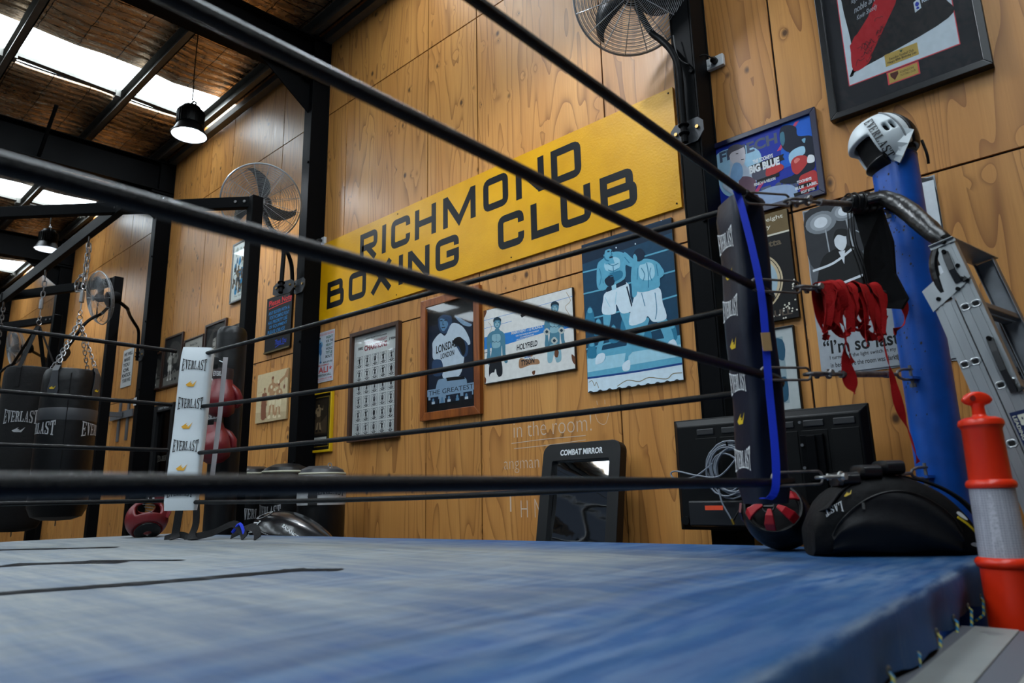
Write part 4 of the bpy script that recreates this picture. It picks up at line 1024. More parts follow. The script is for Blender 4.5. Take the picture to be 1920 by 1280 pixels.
bw('framed_photo', 'framed old photo of two bare-knuckle fighters, lowest of the cluster', (-9.82, -9.225, 2.400, 2.905), 1)
bw('framed_photo', 'framed photo of boxers in a ring hung directly above the white pad corner', (-9.185, -8.64, 2.395, 3.06), 2)
bw('framed_photo', 'small light certificate in a thin dark frame behind the white pad top', (-8.59, -8.05, 2.46, 2.93), 3, light=True, fw=.018)
def portrait(label, q, fr, flip, cat='picture'):
    root, a, done = print_thing('framed_photo' if fr else 'photo_board', label, cat, *q, .015, fr=fr, fw=.03, fth=.01, back=GY[0], glass=bool(fr))
    a.rect(0,0,100,100,GY[0]); a.blob([(5,60),(50,98),(98,90),(98,50),(50,40)], GY[1])
    F = lambda P: [((100-x) if flip else x, y) for x, y in P]
    a.blob(F([(30,0),(28,30),(45,45),(75,46),(98,30),(100,0)]), GY[3]); a.blob(F([(44,40),(44,52),(60,54),(64,40)]), GY[2])
    a.blob(F([(38,60),(40,76),(54,82),(66,74),(66,58),(56,48),(44,50)]), GY[2]); a.blob(F([(40,60),(42,70),(52,72),(56,58),(48,51)]), GY[3]); a.blob(F([(38,72),(42,84),(58,87),(69,76),(67,62),(60,74)]), GY[0])
    a.stroke(F([(42,66),(48,66)]), .01, GY[0]); a.stroke(F([(43,56),(51,56)]), .01, GY[0]); a.blob(F([(26,14),(30,26),(44,28),(46,16),(36,8)]), GY[4]); done()
portrait('tall framed black and white portrait partly behind the padded black ring post', (-8.02, -7.485, 2.36, 3.02), DKF, False)
portrait('unframed portrait board of a man in profile behind the fire extinguisher sign', (-7.41, -7.06, 2.395, 2.90), None, True)
def drown():
    root, a, done = print_thing('slogan_poster', 'narrow white poster of bold black words behind the far column', 'poster', -10.69, -10.30, 2.584, 3.13, .008, back=ink(186,188,186))
    K = ink(40,42,46)
    for i, t in enumerate(('WE WILL','MAKE','YOU','OR','KNOCK','YOUR WIG')): a.text(t, 14 if i % 2 else 8, 82-i*14, 92 if len(t) > 4 else 72, 92-i*14, K, .04)
    done()
drown()
def bigblue():
    root, a, done = print_thing('framed_poster', 'bright blue framed fight poster with a red glove hung above the rope end', 'poster', -1.562, -.970, 2.425, 2.912, .012, fr=mat('navy_frame',(10,14,52),.3), fw=.03, fth=.012, back=ink(14,30,96), glass=False)
    a.quad([(195,510),(1165,160),(1255,860),(510,1085)]) if False else a.quad([(192,512),(1162,162),(1262,905),(232,1160)])
    B0 = ink(18,44,150); B1 = ink(20,90,190); BL = ink(150,190,214); BD = ink(8,20,40); P = ink(206,70,96); PG = ink(74,84,106); W = ink(214,218,222); S = ink(176,188,204); R = ink(176,52,52); R2 = ink(214,120,110); K = ink(10,10,14)
    a.rect(0,0,100,100,B0); a.poly([(860,270),(1162,162),(1210,560),(840,700)], B1)
    a.blob([(195,600),(230,540),(330,500),(480,470),(620,520),(640,640),(560,760),(520,900),(400,960),(260,920),(205,780)], BL)
    a.text('FENECH', 4, 78, 66, 93, PG, .04, slope=0); a.text('NELSON', 33, 6, 88, 26, PG, .05)
    for k in range(3): a.stroke([(500+k*16,1005-k*4),(700+k*16,735-k*4)], .004, P, False); a.stroke([(810+k*14,520-k*4),(1010+k*14,235-k*4)], .004, P, False)
    # pale boxer
    a.blob([(250,850),(290,780),(330,700),(330,600),(360,560),(440,560),(480,660),(560,700),(590,800),(540,900),(420,960),(300,900)], S)
    a.blob([(330,590),(330,520),(400,475),(470,490),(484,560),(470,640),(410,670),(350,630)], ink(196,190,196)); a.blob([(318,580),(320,500),(400,462),(470,480),(420,510),(350,540)], ink(84,80,88))
    a.blob([(410,800),(480,760),(580,800),(560,930),(450,960)], ink(104,78,92)); a.blob([(370,640),(440,650),(450,760),(360,830),(330,760)], ink(120,158,196))
    a.stroke([(390,552),(415,548)], .005, K); a.stroke([(440,606),(468,600)], .005, K)
    # dark boxer
    a.blob([(835,390),(850,300),(930,270),(1010,290),(1030,370),(1180,370),(1205,480),(1210,600),(1200,690),(1060,760),(1000,830),(850,830),(840,800),(990,740),(960,640),(940,540),(900,520),(860,480)], BD)
    a.blob([(838,400),(845,350),(880,340),(890,420),(870,470),(845,440)], ink(60,110,130)); a.blob([(1070,410),(1110,390),(1100,440)], ink(110,160,190)); a.blob([(930,560),(990,500),(1090,470),(1100,540),(1000,600),(945,640)], BL)
    a.blob([(960,700),(955,620),(1010,570),(1100,560),(1140,600),(1110,660),(1030,740),(985,735)], R); a.blob([(985,610),(1020,585),(1050,600),(1000,640)], R2)
    a.blob([(1040,780),(1120,730),(1220,710),(1245,850),(1060,900)], R); a.blob([(1140,560),(1200,560),(1205,620),(1130,630)], W)
    a.blob([(520,940),(640,900),(760,860),(960,850),(1010,960),(760,1030),(560,1060)], ink(140,160,190))
    # title block
    a.poly([(510,670),(880,545),(865,575),(885,600),(540,720)], K); a.blob([(545,770),(560,710),(640,690),(700,690),(700,770),(600,800)], ink(74,74,90)); a.blob([(690,760),(700,680),(780,640),(860,650),(870,690),(780,740)], R)
    a.text('THE TOOHEYS', 39, 61, 60, 66.5, W, .04); a.text('BIG BLUE', 34.5, 48.5, 66, 59.5, W, .06)
    a.poly([(592,800),(825,725),(825,760),(594,838)], K); a.text('FENECH Vs NELSON', 38, 30.4, 60, 34.4, W, .03)
    a.poly([(1110,830),(1180,900),(1120,990),(1030,930)], R); a.poly([(1020,855),(1170,815),(1172,848),(1024,888)], K); a.text('TOOHEYS', 80, 16.2, 94, 20, W, .04)
    a.poly([(975,935),(1235,865),(1225,895),(985,968)], K); a.text('BLUE   LABEL', 78, 8.6, 99, 12.4, W, .03); a.text('EIGHT BITTER', 83, 2.2, 96, 5.6, W, .02)
    done()
    mb = MB(); mb.ring((-1.0, -.026, 2.9), .004, .001, (0,1,0), 8, 4); mb.build('hanger', STEEL2, root)
bigblue()
def motta():
    root, a, done = print_thing('film_poster', 'black film poster with an oval portrait and a torn corner beside the navy pad', 'poster', -1.555, -1.168, 1.818, 2.402, .03, back=ink(16,14,16), th=.026)
    G = ink(104,86,54); W = ink(206,200,184); K = ink(14,13,15); C = ink(190,172,140); B = ink(150,172,184); D = ink(36,60,78)
    a.rect(0,0,100,100,K); a.rect(0,80,100,100,G); a.rect(0,78.4,100,80,W)
    a.text('Best middleweight', 6, 91.5, 94, 96.5, W, .01); a.text('of the century', 10, 84.5, 76, 89.5, W, .01); a.text('Jake La Motta', 2, 66.5, 88, 74.5, ink(96,84,66), .03)
    a.ell(45,38,40,28,C,36); a.ell(45,38,37.5,26.4,K,36); a.ell(45,38,36.5,25.8,C,36); a.ell(45,38,33,23.6,B,36)
    a.blob([(18,18),(22,34),(34,40),(56,40),(68,28),(66,18),(45,14)], W); a.blob([(30,38),(28,52),(40,58),(54,54),(56,42),(44,34)], ink(120,130,136)); a.blob([(28,50),(34,61),(52,60),(58,48),(46,54)], D); a.blob([(50,20),(70,34),(62,44),(48,34)], D)
    a.text('RAGING BULL', 4, 3.5, 92, 9.5, ink(84,72,62), .03)
    for i in range(26):
        x = random.uniform(62,99); y = random.uniform(1,14) if i % 2 else random.uniform(.5,40); x = x if y < 14 else random.uniform(96,99.6)
        a.blob([(x-1.4,y),(x,y+.9),(x+1.2,y),(x,y-.8)], W, 2)
    done()
motta()
def fast():
    root = thing('paper_poster', 'creased black and white paper poster with a quote below a ring photo', 'poster', (-.8, -.004, 1.5))
    x0, x1, z0, z1 = -1.100, -.500, 1.505, 2.372
    mb = MB(); N = 24; M = 30; G = []
    for i in range(N+1):
        R = []
        for j in range(M+1):
            u, v = i/N, j/M; x = x0+(x1-x0)*u; z = z0+(z1-z0)*v
            if j == M: z += .006*noise.noise(Vector((u*14,0,1)))
            if j == 0: z += .006*noise.noise(Vector((u*11,0,7)))
            if i == 0: x += .004*noise.noise(Vector((v*11,3,7)))
            if i == 0 and j == 0: x += .02; z += .01
            R.append(mb.bm.verts.new((x, -.004-.003*abs(noise.noise(Vector((u*3,v*4,2)))), z)))
        G.append(R)
    for i in range(N):
        for j in range(M): mb.bm.faces.new((G[i][j], G[i+1][j], G[i+1][j+1], G[i][j+1]))
    mb.build('paper', mat('poster_paper',(150,156,162),.6,0,.4,.12,6), root, smooth=True)
    a = Art(x1-x0, z1-z0); K = ink(20,21,23); D = ink(46,48,52); M_ = ink(84,88,94); L = ink(150,156,162); W = ink(206,212,218)
    a.rect(1,42,99,99,M_); a.blob([(2,98),(30,99),(60,97),(98,98),(98,60),(60,70),(20,62),(2,66)], D)
    for cx, cy, r in ((14,90,11),(33,93,9)): a.ell(cx,cy,r*1.15,r*.62,ink(120,126,132)); a.ell(cx,cy,r*.8,r*.45,L); a.ell(cx,cy,r*.5,r*.3,W)
    a.stroke([(17,85),(18,70)], .006, L); a.stroke([(34,88),(37,68)], .008, L)
    a.blob([(6,42),(10,66),(22,72),(34,72),(44,64),(44,42)], K); a.blob([(50,42),(50,54),(58,60),(66,56),(68,42)], K); a.blob([(44,42),(46,60),(60,76),(98,80),(98,42)], D); a.blob([(62,42),(70,66),(84,74),(98,66),(98,42)], K)
    a.blob([(23,74),(24,80),(31,81),(32,74),(28,70)], W); a.blob([(22,77),(25,83),(33,82),(32,78),(26,80)], K); a.poly([(25,70),(30,70),(28,62)], W)
    a.blob([(51,60),(51,65),(58,66),(59,60),(55,56)], W); a.blob([(48,58),(50,66),(60,68),(62,58),(58,64),(52,63)], ink(120,124,130))
    a.stroke([(3,62),(20,64),(36,70)], .012, W); a.stroke([(4,48),(30,52),(60,56)], .012, W); a.stroke([(60,56),(62,50)], .01, W); a.ell(8,49,4,2,W)
    a.stroke([(40,80),(56,72),(64,84),(80,90)], .005, L); a.stroke([(48,72),(70,74),(90,72)], .005, L); a.stroke([(50,64),(62,70)], .006, W)
    a.rect(1,1,99,42,L); a.blob([(60,36),(76,40),(96,36),(97,18),(84,12),(70,20)], ink(104,108,114)); a.blob([(74,30),(84,34),(92,28),(86,18),(76,20)], K)
    a.rect(80,60,99,97,W); a.rect(82,52,98,58,K); a.stroke([(88,97),(90,88)], .003, D); a.rect(76,44,99,50,W)
    a.text('\u201cI\u2019m so fast', 4, 12, 60, 20, K, .02); a.text('that last night', 61, 15.5, 80, 18.4, K, .01); a.text('I turned off the light switch in my bedroom and was', 8, 8.2, 84, 11, K, .01); a.text('in bed before the room was dark.\u201d', 8, 4.2, 58, 7, K, .01)
    a.build('picture', lambda u, v, l: V(x0+(x1-x0)*u/100, -.0075-l, z0+(z1-z0)*v/100), root)
    mb = MB(); mb.ngon([(-.77,-.011,1.56),(-.69,-.013,1.565),(-.70,-.02,1.515),(-.74,-.022,1.508)]); mb.build('loose_tape', mat('black_tape',(12,12,13),.4), root)
fast()
def water():
    root, a, done = print_thing('framed_print', 'pale framed watercolour of boxers hung low behind the navy pad', 'picture', -1.555, -1.205, 1.352, 1.785, .015, fr=BLACKP, fw=.008, fth=.008, back=ink(178,186,184), glass=True)
    B = ink(40,84,108); L = ink(190,196,190); S = ink(206,176,146); D = ink(18,44,70); G = ink(140,160,166)
    a.rect(0,0,100,100,ink(180,188,188)); a.rect(14,8,84,90,G); a.blob([(16,88),(50,90),(83,86),(82,60),(60,70),(30,62),(16,70)], B); a.blob([(60,30),(82,40),(82,12),(62,12)], B)
    a.figure(42,24,62,L,S,'stand',1,hair=B); a.figure(64,20,46,L,G,'guard',-1,glove=D,hair=S); a.figure(30,10,40,L,S,'guard',1,glove=D,hair=S); a.figure(56,8,30,L,G,'guard',1,glove=D)
    done()
water()
def jersey():
    BF = mat('black_jersey_frame', (10,12,16), .3)
    x0, x1, z0, z1 = -.897, -.206, 2.786, 3.86
    root, a, done = print_thing('framed_jersey', 'large black framed sports jersey with signed red sash above the white head guard', 'picture', x0, x1, z0, z1, .03, fr=BF, fw=.034, fth=.02, back=ink(16,19,26), glass=True)
    M = ink(16,19,26); W = ink(176,188,196); K = ink(12,13,18); R = ink(150,14,26); RD = ink(40,6,12); P = ink(190,60,70); G = ink(160,136,70); T = ink(150,158,166)
    a.rect(0,0,100,100,M); a.quad([(215,0),(1575,-60),(1665,510),(360,985)])
    # digitised in wall units: mat opening then jersey
    a.tr = None
    a.rect(11,12.4,88.5,96,P); a.rect(11.6,12.9,87.9,95.5,W)
    a.blob([(16,18.5),(18,19),(84,27.5),(83.5,40),(80,62),(82,92),(15,94),(14.5,60),(17,36)], K, 6)
    a.poly([(16.2,19.5),(15.8,34),(32,45.5),(46,62),(56,94),(74,94),(66,70),(52,46),(28,22.2)], R)
    a.blob([(16.2,19.5),(17,34),(24,38),(30,23)], R)
    rr = random.Random(4)
    for i in range(34):
        t = rr.random(); cx = 20+t*42+rr.uniform(-5,5); cy = 25+t*t*52+rr.uniform(-4,5); pts = [(cx+k*1.3+rr.uniform(-.6,.6), cy+rr.uniform(-1.4,1.4)+k*.35) for k in range(6)]; a.stroke(pts, .0022, RD)
    for i, t in enumerate(('To Leo','An Australian','legend of the','noble art','Kevin Sheedy')): a.text(t, 19+i*1.2, 66-i*5.2, 38+i*.4, 69.6-i*5.2, T, .0, .35, slope=2)
    a.poly([(64,37),(68.5,38.2),(68.3,44),(64,42.6)], W); a.ell(66.2,41,1.4,1.3,ink(30,50,150),8); a.ell(66.2,38.9,1.1,.7,ink(30,50,150),8)
    a.text('PUMA', 69.5, 40.5, 75.5, 42.6, W, .05); a.blob([(73,43.5),(76,44.2),(77.5,46),(76.6,44),(75,42.9)], W, 3)
    a.rect(39,15.2,62,21.6,G); a.text('Essendon Football Club', 42, 17.8, 59, 19.2, K, .01); a.text('Happy 80th Birthday Leo', 40.5, 15.9, 60.5, 17.5, K, .02); a.poly([(49.5,20.9),(52,20.9),(50.7,19.6)], ink(40,70,50))
    a.rect(38.6,5.4,60.8,12,P); a.rect(39.6,5.9,59.8,11.5,G); a.poly([(41,11),(46.5,11),(46.5,9.4),(43.6,6.8),(41,9.4)], ink(70,30,24)); a.text('ESSENDON', 48, 9.2, 57, 10.4, K, .0); a.text('FOOTBALL CLUB', 48, 7.6, 58, 8.7, K, .0)
    done()
jersey()
# --- small signs
def ext_sign():
    root = thing('extinguisher_sign', 'small red and white fire extinguisher location sign on the rack post', 'sign', (-5.46,-.79,2.16))
    x0, x1, z0, z1, d = -5.515, -5.405, 2.065, 2.255, .79
    board(root, x0, x1, z0, z1, d, .003, WHITEP, 'plate'); a = Art(x1-x0, z1-z0); R = ink(184,18,28); W = ink(220,222,222)
    a.rect(4,2,96,98,R); a.rect(40,30,68,82,W); a.rect(46,82,62,88,W); a.text('FIRE', 34, 17, 66, 24, W, .03); a.text('EXTINGUISHER', 8, 6, 92, 12, W, .02)
    a.build('symbol', wallfn(x0, x1, z0, z1, d), root)
    mb = MB(); mb.bb(-5.50,-5.41,-.815,-.79,2.15,2.17); mb.build('bracket', STEEL, root)
ext_sign()
def red_tag():
    root = thing('inspection_tag', 'round red tag hung low on the rack post above the stored bags', 'tag', (-5.455,-.79,1.33))
    c = V(-5.455,-.79,1.335); mb = MB(); mb.tube([c+V(0,.001,0),c+V(0,-.003,0)], .066, 24); mb.build('disc', ink(176,20,30), root)
    a = Art(.13,.13); W = ink(220,220,220); a.text('FIRST', 30, 66, 70, 76, W, .02); a.text('AID KIT', 20, 52, 80, 62, W, .02); a.text('INSPECTED', 18, 38, 82, 47, W, .01)
    a.build('lettering', lambda u, v, l: V(c.x+(u-50)/100*.13, c.y-.003-l, c.z+(v-50)/100*.13), root)
    board(root, c.x-.03, c.x+.07, c.z-.10, c.z+.02, .786, .002, WHITEP, 'card'); mb = MB(); mb.tube([c+V(0,.002,.06), c+V(.02,-.01,.10), c+V(.05,-.0,.11)], .003, 5); mb.build('string', BLACKP, root)
red_tag()
def num_tag():
    root = thing('number_plate', 'tiny white number plate stuck on the far column', 'sign', (-9.47,-.2,2.24))
    board(root, -9.525, -9.435, 2.20, 2.30, .214, .003, WHITEP, 'plate'); a = Art(.09,.1); a.text('12', 24, 25, 76, 75, BLK, .02); a.build('lettering', wallfn(-9.525,-9.435,2.20,2.30,.214), root)
num_tag()
def outlet(c, label, plug=True, cord=None):
    root = thing('power_outlet', label, 'power outlet', (c[0], 0, c[1]))
    mb = MB(); mb.bb(c[0]-.058, c[0]+.058, -.030, -.001, c[1]-.036, c[1]+.036); mb.build('plate', WHITEP, root, bevel=.004)
    mb = MB(); mb.bb(c[0]-.035, c[0]-.022, -.033, -.029, c[1]-.012, c[1]+.012); mb.build('switch', WHITEP, root)
    if plug:
        mb = MB(); mb.lathe((c[0]+.01,-.030,c[1]), [(.019,0),(.019,.028),(.012,.036),(.006,.05)], (0,-1,0), 16); mb.build('plug', BLACKP, root, smooth=True)
        mb = MB(); mb.tube(spline([(c[0]+.01,-.078,c[1])]+cord, 6), .004, 6); mb.build('power_cord', BLACKP, root, smooth=True)
outlet((-1.485,3.415), 'white outlet with a black plug next to the big fan column', True, [(-1.51,-.10,3.44),(-1.57,-.16,3.40),(-1.55,-.235,3.33),(-1.60,-.25,3.40),(-1.62,-.24,3.55)])
outlet((-5.585,3.42), 'white outlet with a black plug at the far top corner of the yellow sign', True, [(-5.62,-.10,3.43),(-5.70,-.16,3.42),(-5.80,-.22,3.46)])
outlet((-9.86,3.38), 'small blank white outlet beside the far column', False)
# chalk scribbles belong to the wall
def chalk():
    a = Art(1.2, .9, .0012); C = mat('chalk', (196,176,156), .9)
    fnt = lambda t, x0, y0, x1, y1, s=0: a.text(t, x0, y0, x1, y1, C, -.018, s)
    fnt('in the room!', 8, 70, 62, 82); a.stroke([(6,66),(30,67),(58,67)], .004, C); a.stroke([(8,62),(30,62.5),(58,64)], .004, C)
    a.stroke([(64,86),(66,76),(71,74),(74,86)], .003, C); a.stroke([(66,90),(66.3,87)], .003, C); a.stroke([(71,90),(71,87)], .003, C)
    fnt('hangman', -4, 44, 26, 56); fnt('l', 4, 16, 5, 28); fnt('H', 12, 12, 17, 24); fnt('N', 22, 12, 27, 25); fnt('B', -8, 0, -2, 12); fnt('g', 6, 30, 9, 38)
    o = a.build('chalk_writing', wallfn(-3.24, -2.04, .72, 1.62, 0), None, ); o.parent = wall
chalk()

# ================================================================== FANS, LAMPS, RACKS
def fan_head():
    """wall fan head at the origin, air direction +X local (cage front)"""
    root = thing('wall_fan', 'fan', 'fan', (0,0,0))
    R = .345; X = (1,0,0); WIRE = mat('chromed_fan_wire', (140,144,148), .4, .5)
    for nm, s, n in (('front_guard', 1, 30), ('rear_guard', -1, 16)):
        mb = MB()
        dome = lambda r: s*(.012 + .075*math.sqrt(max(0, 1-(r/R)**2.6)))
        for i in range(n):
            r = .045+(R-.045)*i/(n-1); mb.ring((dome(r),0,0), r, .0017, X, 56, 4)
        for k in range(16 if s > 0 else 8):
            a = 2*pi*k/(16 if s > 0 else 8)+.2; mb.tube([(dome(r)+s*.002, r*math.cos(a), r*math.sin(a)) for r in (.04,.12,.2,.27,.32,R)], .0024, 4)
        mb.build(nm, WIRE, root)
    mb = MB(); mb.ring((0,0,0), R+.003, .007, X, 64, 8); mb.build('rim', WIRE, root, smooth=True)
    mb = MB(); mb.lathe((0,0,0), [(.0,.094),(.034,.092),(.04,.086),(.04,.080)], X, 28); mb.build('badge', mat('grey_badge', (150,154,158), .4), root, smooth=True)
    for k in range(3):
        a0 = 2*pi*k/3+1.35; pts = []; mb = MB(); rows = []
        for i in range(9):
            t = i/8; r = .05+.265*t; sw = a0+.55*t*t; wd = (.05+.075*math.sin(pi*min(1, t*1.05))*(1-.2*t))
            row = []
            for q in (-1, 0, 1):
                an = sw + q*wd/2/max(r,.06); row.append(mb.bm.verts.new((-.01+.022*q, r*math.cos(an), r*math.sin(an))))
            rows.append(row)
        for A, B in zip(rows, rows[1:]):
            for j in (0, 1): mb.bm.faces.new((A[j], A[j+1], B[j+1], B[j]))
        mb.build('blade', BLACKP, root, smooth=True, solid=.004)
    mb = MB(); mb.lathe((0,0,0), [(.0,.05),(.05,.045),(.055,0),(.055,-.03)], X, 24); mb.build('hub', BLACKP, root, smooth=True)
    mb = MB(); mb.lathe((0,0,0), [(.03,-.07),(.075,-.085),(.08,-.12),(.08,-.2),(.065,-.235),(.02,-.245)], X, 28); mb.build('motor', STEEL, root, smooth=True)
    return root
FAN0 = fan_head()
def place_fan(c, n, label, first=False, k=1.):
    f = FAN0 if first else copy_tree(FAN0)
    n = Vector(n).normalized(); s = V(0,0,1).cross(n).normalized(); u = n.cross(s)
    f.matrix_basis = Matrix.Translation(Vector(c)) @ Matrix((n, s, u)).transposed().to_4x4() @ Matrix.Scale(k, 4)
    f['label'] = label; f['group'] = 'wall fans on the steel columns'; return f
def fan_arm(root, colx, zb, pts, side=-1):
    """curved tube from a clamp plate on the column face up to the motor"""
    mb = MB(); mb.tube(spline(pts, 6), .019, 12); mb.build('arm', STEEL, root, smooth=True)
    mb = MB(); mb.prism([(colx-.10,-.203,zb-.05),(colx-.10,-.203,zb+.03),(colx-.07,-.203,zb+.06),(colx+.07,-.203,zb+.06),(colx+.10,-.203,zb+.03),(colx+.10,-.203,zb-.03),(colx+.06,-.203,zb-.08),(colx-.06,-.203,zb-.08)], (0,-.008,0))
    mb.build('clamp_plate', mat('dark_grey_plate',(46,48,52),.5,.3), root)
    for x in (-.065,.065):
        mb = MB(); mb.cyl((colx+x,-.211,zb), (colx+x,-.222,zb), .011, 6); mb.build('bolt', mat('brass_bolt',(176,140,84),.35,.9), root)
    for dz in (.02, -.03): mb = MB(); mb.ring((pts[0][0], pts[0][1], zb+dz), .024, .007, (0,0,1), 16, 6); mb.build('collar', STEEL, root)
c2 = V(-1.800,-.36,3.87); n2 = (V(0.05,-3.5,.9)-c2).normalized()
f2 = place_fan(c2, n2, 'large chromed wall fan on the near column above the end of the yellow sign', True)
b2 = c2 - n2*.2
fan_arm(f2, -1.60, 2.945, [(-1.60,-.245,2.86),(-1.60,-.245,3.1),(-1.60,-.25,3.32),(-1.635,-.25,3.45),(-1.70,-.24,3.56),(-1.78,-.22,3.68),(b2.x,b2.y,b2.z-.05)])
c1 = V(-5.57,-.67,3.62); n1 = V(.82,-.52,-.33).normalized()
f1 = place_fan(c1, n1, 'chromed wall fan turned to the ring beside the second column'); b1 = c1-n1*.2
fan_arm(f1, -5.64, 2.95, [(-5.70,-.245,2.86),(-5.70,-.25,3.05),(-5.70,-.28,3.2),(-5.70,-.38,3.36),(-5.72,-.5,3.48),(b1.x,b1.y,b1.z-.05)])
c3 = V(-8.03,-1.165,3.137); n3 = V(.04,-.96,-.22).normalized()
f3 = place_fan(c3, n3, 'dusty wall fan seen edge-on behind the hanging chain', k=.82); b3 = c3-n3*.16
fan_arm(f3, -9.46, 2.86, [(-9.46,-.245,2.78),(-9.46,-.25,3.0),(-9.44,-.27,3.17),(-9.36,-.36,3.25),(-9.15,-.48,3.27),(-8.7,-.66,3.22),(-8.2,-.84,3.12),(b3.x,b3.y,b3.z-.02)])
c4 = V(-11.16,-1.20,3.06); f4 = place_fan(c4, n3, 'farthest wall fan seen edge-on beyond the second heavy bag', k=.82); b4 = c4-n3*.16
fan_arm(f4, -13.74, 2.86, [(-13.74,-.245,2.78),(-13.74,-.25,3.0),(-13.6,-.27,3.15),(-13.1,-.36,3.2),(-12.2,-.6,3.16),(-11.5,-.85,3.08),(b4.x,b4.y,b4.z-.02)])

LENS = mat('lamp_lens', (235,240,245), .5, 0, .5, emis=(225,238,255), es=14.)
def high_bay(c, top, label):
    root = thing('high_bay_lamp', label, 'lamp', c, 'high bay lamps hung from the roof')
    x, y, z = c; prof = [(.03,.20),(.075,.20),(.09,.17)]
    mb = MB(); mb.lathe(c, [(.02,.23),(.085,.225),(.092,.19),(.118,.185),(.122,.03),(.10,.02)], seg=48)
    for k in range(28):
        a = 2*pi*k/28; mb.box((x+.122*math.cos(a), y+.122*math.sin(a), z+.10), (.022,.004,.14), Matrix.Rotation(a, 3, 'Z'))
    mb.build('housing', BLACKP, root, smooth=True)
    mb = MB(); mb.lathe(c, [(.11,.03),(.122,.015),(.150,-.05),(.172,-.085),(.178,-.085),(.178,-.092),(.168,-.092)], seg=48, cap=False); mb.build('shade', BLACKP, root, smooth=True)
    mb = MB(); mb.lathe(c, [(.105,.02),(.118,.010),(.144,-.05),(.165,-.088)], seg=48, cap=False); mb.build('reflector', mat('white_reflector',(225,228,232),.3), root, smooth=True)
    mb = MB(); mb.lathe(c, [(.0,.0),(.095,.0),(.10,.006)], seg=40); mb.build('lens', LENS, root)
    mb = MB(); mb.tube([(x-.10,y,z+.06),(x-.10,y,z+.24),(x-.05,y,z+.27),(x+.05,y,z+.27),(x+.10,y,z+.24),(x+.10,y,z+.06)], .008, 6); mb.build('yoke', BLACKP, root)
    mb = MB(); mb.ring((x,y,z+.295), .02, .004, (0,1,0), 14, 6); mb.build('hook', CHROME, root)
    mb = MB(); mb.tube(spline([(x,y,z+.31),(x+.01,y,z+.45),(x-.006,y,(z+top)/2),(x+.004,y,top)], 6), .006, 6); mb.build('cord', BLACKP, root)
    ld = bpy.data.lights.new('lamp_glow', 'SPOT'); ld.energy = LAMP_W; ld.spot_size = 2.5; ld.spot_blend = .5; ld.shadow_soft_size = .09; ld.color = (.86,.93,1.0)
    lo = bpy.data.objects.new('lamp_glow', ld); link(lo); lo.parent = root; lo.location = (0,0,-.02)
high_bay((-6.62,-.944,4.68), 5.82, 'black high bay lamp hanging in front of the first skylight')
high_bay((-12.06,-.80,4.93), 5.82, 'smaller-looking black high bay lamp beyond the roof beam')
high_bay((-2.45,-1.35,4.72), 5.81, 'black high bay lamp over the yellow sign')
high_bay((-2.45,-5.75,4.72), 5.68, 'black high bay lamp added over the ring to light the canvas')  # unseen second-row lamp, added for its light on the canvas

def rack():
    root = thing('bag_rack', 'black square-tube steel rack carrying the heavy bags along the wall', 'rack', (-8.5,-.85,0))
    def post(x, y, z):
        mb = MB(); mb.bb(x-.05,x+.05,y-.05,y+.05,0,z); mb.build('post', STEEL, root, bevel=.006)
        mb = MB(); mb.bb(x-.10,x+.10,y-.10,y+.10,0,.012); mb.build('foot_plate', STEEL, root)
    for x, y in ((-5.36,-.83),(-8.53,-.86),(-10.88,-.84)): post(x, y, 3.55)
    def beam(a, b, h=.10):
        a, b = Vector(a), Vector(b); d = (b-a); L = d.length; d.normalize(); s = d.cross(V(0,0,1)).normalized()
        mb = MB(); mb.box((a+b)/2, (L,.06,h), Matrix((d, s, s.cross(d))).transposed()); mb.build('beam', STEEL, root, bevel=.005)
        for t in (.08,.16):
            p = a+d*t; mb = MB(); mb.cyl(p-s*.032, p-s*.042, .013, 6); mb.build('bolt', RUST, root)
    beam((-5.36,-.83,3.50), (-7.55,-2.62,3.50)); beam((-8.53,-.86,3.50), (-10.15,-1.62,3.50)); beam((-10.88,-.84,3.50), (-12.6,-1.55,3.50))
    beam((-6.15,-1.60,3.50), (-15.4,-1.60,3.50), .12)
rack()

